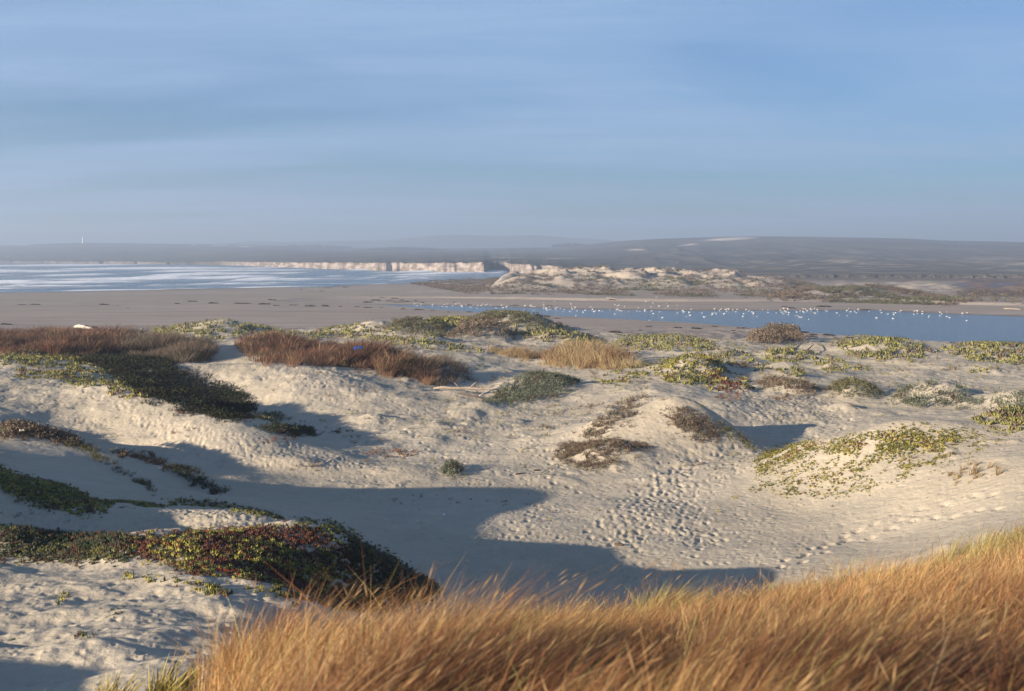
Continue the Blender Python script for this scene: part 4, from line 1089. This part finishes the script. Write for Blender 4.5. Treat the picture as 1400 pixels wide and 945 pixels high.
# ------------------------------------------------------------------ small things
def simple_mat(name, rgb, rough=.8, var=.25, scale=12, rgb2=None):
    m = Mat(name, rough, .15)
    m.color(m.mix(m.rng(m.noise(scale, 4, .6, m.pos()), .35, .7), rgb, rgb2 or tuple(c * (1 - var) for c in rgb)))
    m.bump(m.noise(scale * 2, 4, .6, m.pos()), .5, .01)
    return m.m
M_WOOD = simple_mat("driftwood", (0.36, 0.29, 0.225), .85, .4, 9)
M_WOOD2 = simple_mat("bleached_wood", (0.62, 0.55, 0.45), .85, .25, 9)
M_WOODD = simple_mat("dark_wood", (0.12, 0.08, 0.06), .85, .4, 9)
M_KELP = simple_mat("kelp", (0.045, 0.032, 0.026), .6, .4, 5)
M_WHITE = simple_mat("feather_white", (0.86, 0.85, 0.83), .7, .04, 30)
M_GREY = simple_mat("feather_grey", (0.50, 0.53, 0.57), .7, .1, 30)
M_BILL = simple_mat("bill_and_legs", (0.55, 0.30, 0.08), .6, .1, 30)
M_BLUE = simple_mat("blue_plastic", (0.03, 0.16, 0.62), .35, .2, 8)
M_PAINT = simple_mat("pale_paint", (0.80, 0.80, 0.78), .6, .06, .5)

def tube(bm, pts, radii, n=8, mat=0):
    rings = []
    up0 = Vector((0, 0, 1))
    for i, (p, r) in enumerate(zip(pts, radii)):
        p = Vector(p); a = Vector(pts[max(i - 1, 0)]); b = Vector(pts[min(i + 1, len(pts) - 1)])
        t = (b - a).normalized(); s = t.cross(up0)
        if s.length < 1e-3: s = t.cross(Vector((1, 0, 0)))
        s.normalize(); u = s.cross(t)
        rings.append([bm.verts.new(p + (s * math.cos(k * 2 * math.pi / n) + u * math.sin(k * 2 * math.pi / n)) * r) for k in range(n)])
    for a, b in zip(rings, rings[1:]):
        for k in range(n):
            f = bm.faces.new((a[k], a[(k + 1) % n], b[(k + 1) % n], b[k])); f.material_index = mat; f.smooth = True
    for rg, fl in ((rings[0], True), (rings[-1], False)):
        f = bm.faces.new(rg[::-1] if fl else rg); f.material_index = mat

import bmesh
def bm_obj(name, bm, mats, parent=None):
    me = bpy.data.meshes.new(name); bmesh.ops.recalc_face_normals(bm, faces=bm.faces); bm.to_mesh(me); bm.free()
    for m in (mats if isinstance(mats, (list, tuple)) else [mats]): me.materials.append(m)
    o = bpy.data.objects.new(name, me); COL.objects.link(o)
    if parent is not None: o.parent = parent
    return o

def log(name, p0, p1, r0, r1, mat, label, cat="driftwood", branches=(), lift0=0.0, lift1=0.0, group="driftwood on the sand", bend=.08):
    """a weathered log between two photographed points"""
    a = on_ground(*p0); b = on_ground(*p1)
    za = float(gz(*a)[0]) + r0 * .6 + lift0; zb_ = float(gz(*b)[0]) + r1 * .6 + lift1
    A_ = Vector((a[0], a[1], za)); B_ = Vector((b[0], b[1], zb_)); Lg = (B_ - A_).length
    bm = bmesh.new(); pts = []; rad = []
    for k in range(9):
        t = k / 8; p = A_.lerp(B_, t)
        p += Vector((0, random.uniform(-1, 1) * bend * .2 * Lg, (math.sin(t * 3.1) * bend * .15 + random.uniform(-.01, .01)) * Lg))
        pts.append(p); rad.append((r0 + (r1 - r0) * t) * random.uniform(.85, 1.12) * (.6 if k in (0, 8) else 1))
    tube(bm, pts, rad, 8)
    for (t, dx_, dy_, dz_, rr) in branches:
        p = A_.lerp(B_, t); q = p + Vector((dx_, dy_, dz_)); mid = p.lerp(q, .5) + Vector((random.uniform(-.05, .05), 0, .05))
        tube(bm, [p, mid, q], [rr, rr * .8, rr * .4], 6)
    o = bm_obj(name, bm, mat); o.location = A_
    o.data.transform(Matrix.Translation(-A_))
    return tag(o, label, cat, group)

log("driftwood_log",(592,536),(690,538),.10,.05,M_WOOD,"long grey driftwood trunk lying between the dark grass bank and the grey shrub dome",branches=((.5,.5,-.3,.5,.035),(.75,.5,.3,.25,.03),(.35,-.3,.2,.35,.03)),lift0=.15,lift1=.2)
log("driftwood_branch",(655,548),(705,532),.06,.03,M_WOOD2,"pale driftwood branch leaning on the grey shrub dome",branches=((.2,.05,-.1,-.35,.03),(.6,.4,.1,.12,.02)),lift0=.25,lift1=.35)
log("driftwood_branch",(625,541),(668,549),.05,.03,M_WOODD,"dark broken branch under the long driftwood trunk",lift0=.1,lift1=.05)
log("driftwood_stick",(1083,481),(1103,473),.10,.04,M_WOOD,"bent stick poking up from the sand before the lagoon",lift1=.7)
log("driftwood_stick",(1103,480),(1112,477),.08,.04,M_WOODD,"short dark stick right of the bent one near the lagoon",lift1=.35)
log("driftwood_log",(1074,480),(1080,481),.14,.1,M_WOODD,"dark stub of wood left of the bent stick")
log("driftwood_log",(852,481),(877,483),.07,.05,M_WOOD2,"bleached pole on the sand right of the tan grass")
log("driftwood_stick",(704,650),(717,648),.035,.02,M_WOODD,"dark bent stick on the flat near the central mound")
log("driftwood_stick",(729,645),(739,644),.045,.02,M_WOODD,"small dark chunk of wood by the root trail")
log("buried_root",(738,650),(762,636),.018,.012,M_WOOD,"thin root trail running to the front brush mound",group=None)
log("driftwood_log",(101,453),(127,455),.34,.22,M_WOOD2,"white sun bleached log behind the rust coloured grass bank",lift0=.5,lift1=.3)
log("driftwood_log",(828,409),(843,410),.14,.1,M_WOOD,"pale pink log on the far bank of the lagoon")
log("driftwood_log",(1372,423),(1396,424),.22,.14,M_WOOD,"pale trunk at the far right end of the lagoon's far bank")
log("driftwood_log",(308,563),(318,564),.05,.04,M_WOOD,"short grey stick beside the shaded hollow")
log("driftwood_stick",(1010,601),(1014,604),.04,.03,M_WOODD,"tiny dark stick in the shadow of the central mound")
log("driftwood_log",(840,746),(852,747),.05,.035,M_WOODD,"small dark piece of wood on the edge of the lowest shadow")
log("bleached_stick",(25,597),(33,599),.05,.03,M_WOOD2,"pale stick among the dead twigs on the left ridge",lift0=.2,lift1=.25)

# scrap of blue litter in the grass
x, y = on_ground(491, 494)
bm = bmesh.new(); bmesh.ops.create_grid(bm, x_segments=10, y_segments=6, size=1)
for v in bm.verts:
    a = v.co.x; b = v.co.y
    v.co = Vector((a * .36, b * .14 + .05 * math.sin(a * 4), .10 * math.sin(a * 5 + b * 3) + .14 * (1 - a * a) + .05 * math.cos(b * 6)))
bmesh.ops.solidify(bm, geom=bm.faces[:], thickness=.012)
o = bm_obj("plastic_sheet", bm, M_BLUE); o.location = (x, y - 1.0, float(gz(x, y - 1.0)[0]) + 1.05); o.rotation_euler = (.9, 0, .2)
tag(o, "crumpled scrap of bright blue plastic caught in the dark rust grass", "litter")
# white scrap on the flat
x, y = on_ground(606, 706)
bm = bmesh.new(); bmesh.ops.create_icosphere(bm, subdivisions=2, radius=.06)
for v in bm.verts: v.co *= random.uniform(.75, 1.15); v.co.z *= .7
o = bm_obj("white_pebble", bm, M_WHITE); o.location = (x, y, float(gz(x, y)[0]) + .03)
tag(o, "tiny white pebble on the lit flat between two shadows", "pebble")

# kelp and wrack heaps on the beach
def kelp_mesh(seed):
    rs = random.Random(seed); bm = bmesh.new()
    for k in range(7):
        x0 = rs.uniform(-1, .6); y0 = rs.uniform(-.25, .25); pts = []; L_ = rs.uniform(.5, 1.2)
        for j in range(6):
            t = j / 5; pts.append((x0 + L_ * t, y0 + .16 * math.sin(t * 5 + k), .05 + .16 * math.sin(t * math.pi) * rs.uniform(.4, 1.2) * (1 - abs(x0 + L_ * t) * .6)))
        tube(bm, pts, [.03, .09, .13, .12, .08, .02], 6)
    me = bpy.data.meshes.new("kelp_heap"); bm.to_mesh(me); bm.free(); me.materials.append(M_KELP); return me
KM = [kelp_mesh(i) for i in range(5)]
def kelp(px, py, w, label, group="dark kelp heaps strewn along the beach"):
    x, y = on_ground(px, py)
    o = bpy.data.objects.new("kelp_heap", random.choice(KM)); COL.objects.link(o)
    s = w / FPX * y / 2
    o.location = (x, y, float(gz(x, y)[0]) - .02); o.scale = (s, min(s, 1.6), min(s, 1.3) * random.uniform(.6, 1.1)); o.rotation_euler = (0, 0, random.uniform(-.25, .25))
    tag(o, label, "kelp", group)
KB = [ (261,412.5,14),(288,415,14),(322,415.5,34),(370,410.5,13),(358,416.5,16),(376,418,9),(240,415.5,9),(139,417,13),(27,417,12),(46,417,16),(160,418,6),(174,421,4),
       (457,391,11),(445,394,14),(410,396,5),(425,398,5),(438,398.5,7),(470,393,9),(399,417.5,12),(420,419,14),(440,419,16),(463,419.5,8)]
big_lab = {0:"kelp heap fourth from the right in the row left of the largest strip",2:"widest dark kelp strip on the left beach",3:"tall dark kelp heap above the main row, near the sea"}
for i, (px, py, w) in enumerate(KB):
    kelp(px, py, w, "dark kelp heap lying on the grey beach between the sea and the dunes")
for (px, py, w) in [(486,420,10),(502,421.2,12),(520,421,5),(548,423,10),(570,424,14),(590,425,8),(612,427,6),(500,414,14),(512,411,14),(530,412,10),(543,413.5,20),(556,413,10),(575,414.5,9),(620,414,6),
                    (505,405,6),(520,407,7),(538,408.5,10),(546,411,12),(566,412,8)]:
    kelp(px, py, w, "dark wrack clump beside the narrow left end of the lagoon", "wrack clumps at the lagoon's narrow end")
for (px, py, w) in [(838,455,22),(925,449,12),(948,450,20),(885,447,10),(1010,449,14),(1021,450,8),(1000,453,10),(1050,452,22),(1090,455,20),(1110,458,12),(1130,459,16),(1160,463,14),(1180,463,10),(1210,466,16),(740,433,20),(760,436,10),
                    (1003,455,7),(1025,458,9),(700,430,8),(1105,461,14),(1140,461,6),(975,447,9),(1360,472,14),(1300,469,9),(640,427,8),(875,452,7),(1035,462,8),(1015,466,8)]:
    kelp(px, py, w, "dark wrack clump along the near shore of the lagoon", "wrack along the lagoon's near shore")
for (px, py, w) in [(640,417.5,10),(700,418,12),(836,411,10),(852,412,7),(888,412,5),(1070,419.5,9),(1080,422,12),(1124,420,20),(1180,424,14),(680,419.5,7),(750,419,9)]:
    kelp(px, py, w, "dark wrack clump along the far bank of the lagoon", "wrack on the lagoon's far bank")
for (px, py, w) in [(116,449,24),(170,455,9),(152,452,6),(4,444,16),(220,452,12),(183,451,6),(70,449,7)]:
    kelp(px, py, w, "dark wrack clump at the foot of the left dunes", "wrack at the foot of the left dunes")

# gulls
def gull_mesh(flying=False, sitting=False):
    bm = bmesh.new()
    tube(bm, [(-.30,0,.27),(-.20,0,.27),(-.06,0,.255),(.08,0,.26),(.17,0,.30),(.21,0,.34)], [.015,.055,.095,.10,.065,.045], 8, 0)
    tube(bm, [(.19,0,.33),(.215,0,.375),(.24,0,.385),(.265,0,.38)], [.04,.05,.046,.02], 8, 0)
    tube(bm, [(.26,0,.38),(.32,0,.368)], [.014,.004], 5, 2)
    for s in (-1, 1):   # folded wings
        tube(bm, [(.12,.075*s,.30),(0,.10*s,.30),(-.15,.07*s,.295),(-.34,.02*s,.30)], [.02,.045,.04,.006], 6, 1)
        if not sitting:
            tube(bm, [(.0,.035*s,.18),(.0,.035*s,.0),(.05,.035*s,.0)], [.010,.008,.006], 4, 2)
    if sitting:
        for v in bm.verts: v.co.z -= .19
    me = bpy.data.meshes.new("gull"); bmesh.ops.recalc_face_normals(bm, faces=bm.faces); bm.to_mesh(me); bm.free()
    for m in (M_WHITE, M_GREY, M_BILL): me.materials.append(m)
    return me
GST = gull_mesh(); GSI = gull_mesh(sitting=True)
ngull = 0
def gull(px, d, group, lab, sc):
    global ngull
    x = (px - 700) / FPX * d; z = float(gz(x, d)[0])
    st = z > -0.12
    o = bpy.data.objects.new("gull", GST if st else GSI); COL.objects.link(o)
    o.location = (x, d, max(z, -.1) if st else -0.03); o.rotation_euler = (0, 0, random.choice((0, math.pi)) + random.uniform(-.9, .9)); o.scale = (sc,) * 3
    tag(o, lab, "gull", group); ngull += 1
FL = [((560,700),34,"white gulls at the narrow left end of the lagoon","white gull resting at the narrow left part of the lagoon"),
      ((700,930),84,"white gulls on the far waterline behind the middle crest","white gull on the far waterline of the lagoon behind the middle crest"),
      ((930,1120),74,"white gulls on the far waterline below the second far dune","white gull on the lagoon's far waterline where the flock is densest"),
      ((1120,1330),44,"white gulls strung out over the right part of the lagoon","white gull in the loose right part of the lagoon flock")]
for (x0, x1), n, grp, lab in FL:
    for k in range(n):
        px = random.uniform(x0, x1)
        if random.random() < .45: px = x0 + (x1 - x0) * (math.floor(random.random() * 7) + .5) / 7 + random.gauss(0, 7)
        far = float(lag_far(px)); near = float(lag_near(px))
        if x0 < 930:
            d = far + random.gauss(0, 1) * (18 if x0 > 600 else 5) * (0.5 if random.random() < .6 else 1)
        else:
            d = far - abs(random.gauss(0, 1)) * 16 + 5
        gull(px, d, grp, lab, random.uniform(0.62, 1.0))
gull(1031, lag_far(1031) - 14, None, "largest white gull standing in the shallows of the lagoon", 1.6)
gull(887, lag_near(887) + 1.5, None, "lone gull by the near shore of the lagoon", 1.5)

# slim pale tower on the far left headland
d = 3180.0; px = 113.5
base_h = EYE - (332.8 - HOR) * d / FPX
twr = bpy.data.objects.new("lighthouse_tower", None); COL.objects.link(twr); twr.location = ((px - 700) / FPX * d, d, base_h - 2)
tag(twr, "slim pale tower standing on the far left headland", "tower")
bm = bmesh.new(); tube(bm, [(0,0,0),(0,0,4),(0,0,15),(0,0,17)], [3.6,3.1,2.7,3.2], 12); bm_obj("shaft", bm, M_PAINT, twr)
bm = bmesh.new(); tube(bm, [(0,0,17),(0,0,17.6),(0,0,19.5),(0,0,21.2)], [3.4,1.9,1.9,.2], 12); bm_obj("lantern_room", bm, M_PAINT, twr)

# trees and hedges on the plateau
M_TREE = leaf_material("tree_leaf", .05)
def grove(name, label, px0, px1, py, d, h, n, cat="trees"):
    x = (np.sort(px0 + (px1 - px0) * RNG.random(n)) - 700) / FPX * d; y = d + RNG.uniform(-12, 12, n)
    zb_ = EYE - (py - HOR) * d / FPX
    env = 0.35 + .65 * np.clip(np.sin((x - x.min()) / (x.max() - x.min() + 1e-3) * math.pi) + .25 * fbm(x / 22, y * 0, 2, 4), .1, 1)
    z = zb_ + RNG.random(n) * h * env
    o = scatter(name, np.stack([x, y], 1), z - h * .3, T_TWIG_S, h * (.35 + .35 * RNG.random(n)), pick('dark', np.stack([x, y], 1), .02) , M_TREE)
    tag(o, label, None, None, "stuff")
grove("far_woods", "dark belt of trees on the plateau left of centre", 480, 625, 347.0, 2500, 13, 1500)
grove("far_woods", "thin dark tree line on the skyline above the cliffs", 360, 480, 339.5, 3000, 9, 700)
grove("far_woods", "scattered trees on the plateau above the dark hedge", 650, 800, 345, 2400, 9, 260)
grove("far_woods", "long dark hedge just behind the cliff top right of the cove", 634, 790, 361.0, 1150, 5.5, 1800)
grove("far_woods", "dark clump on the mesa's left shoulder skyline", 755, 805, 337, 2700, 8, 300)
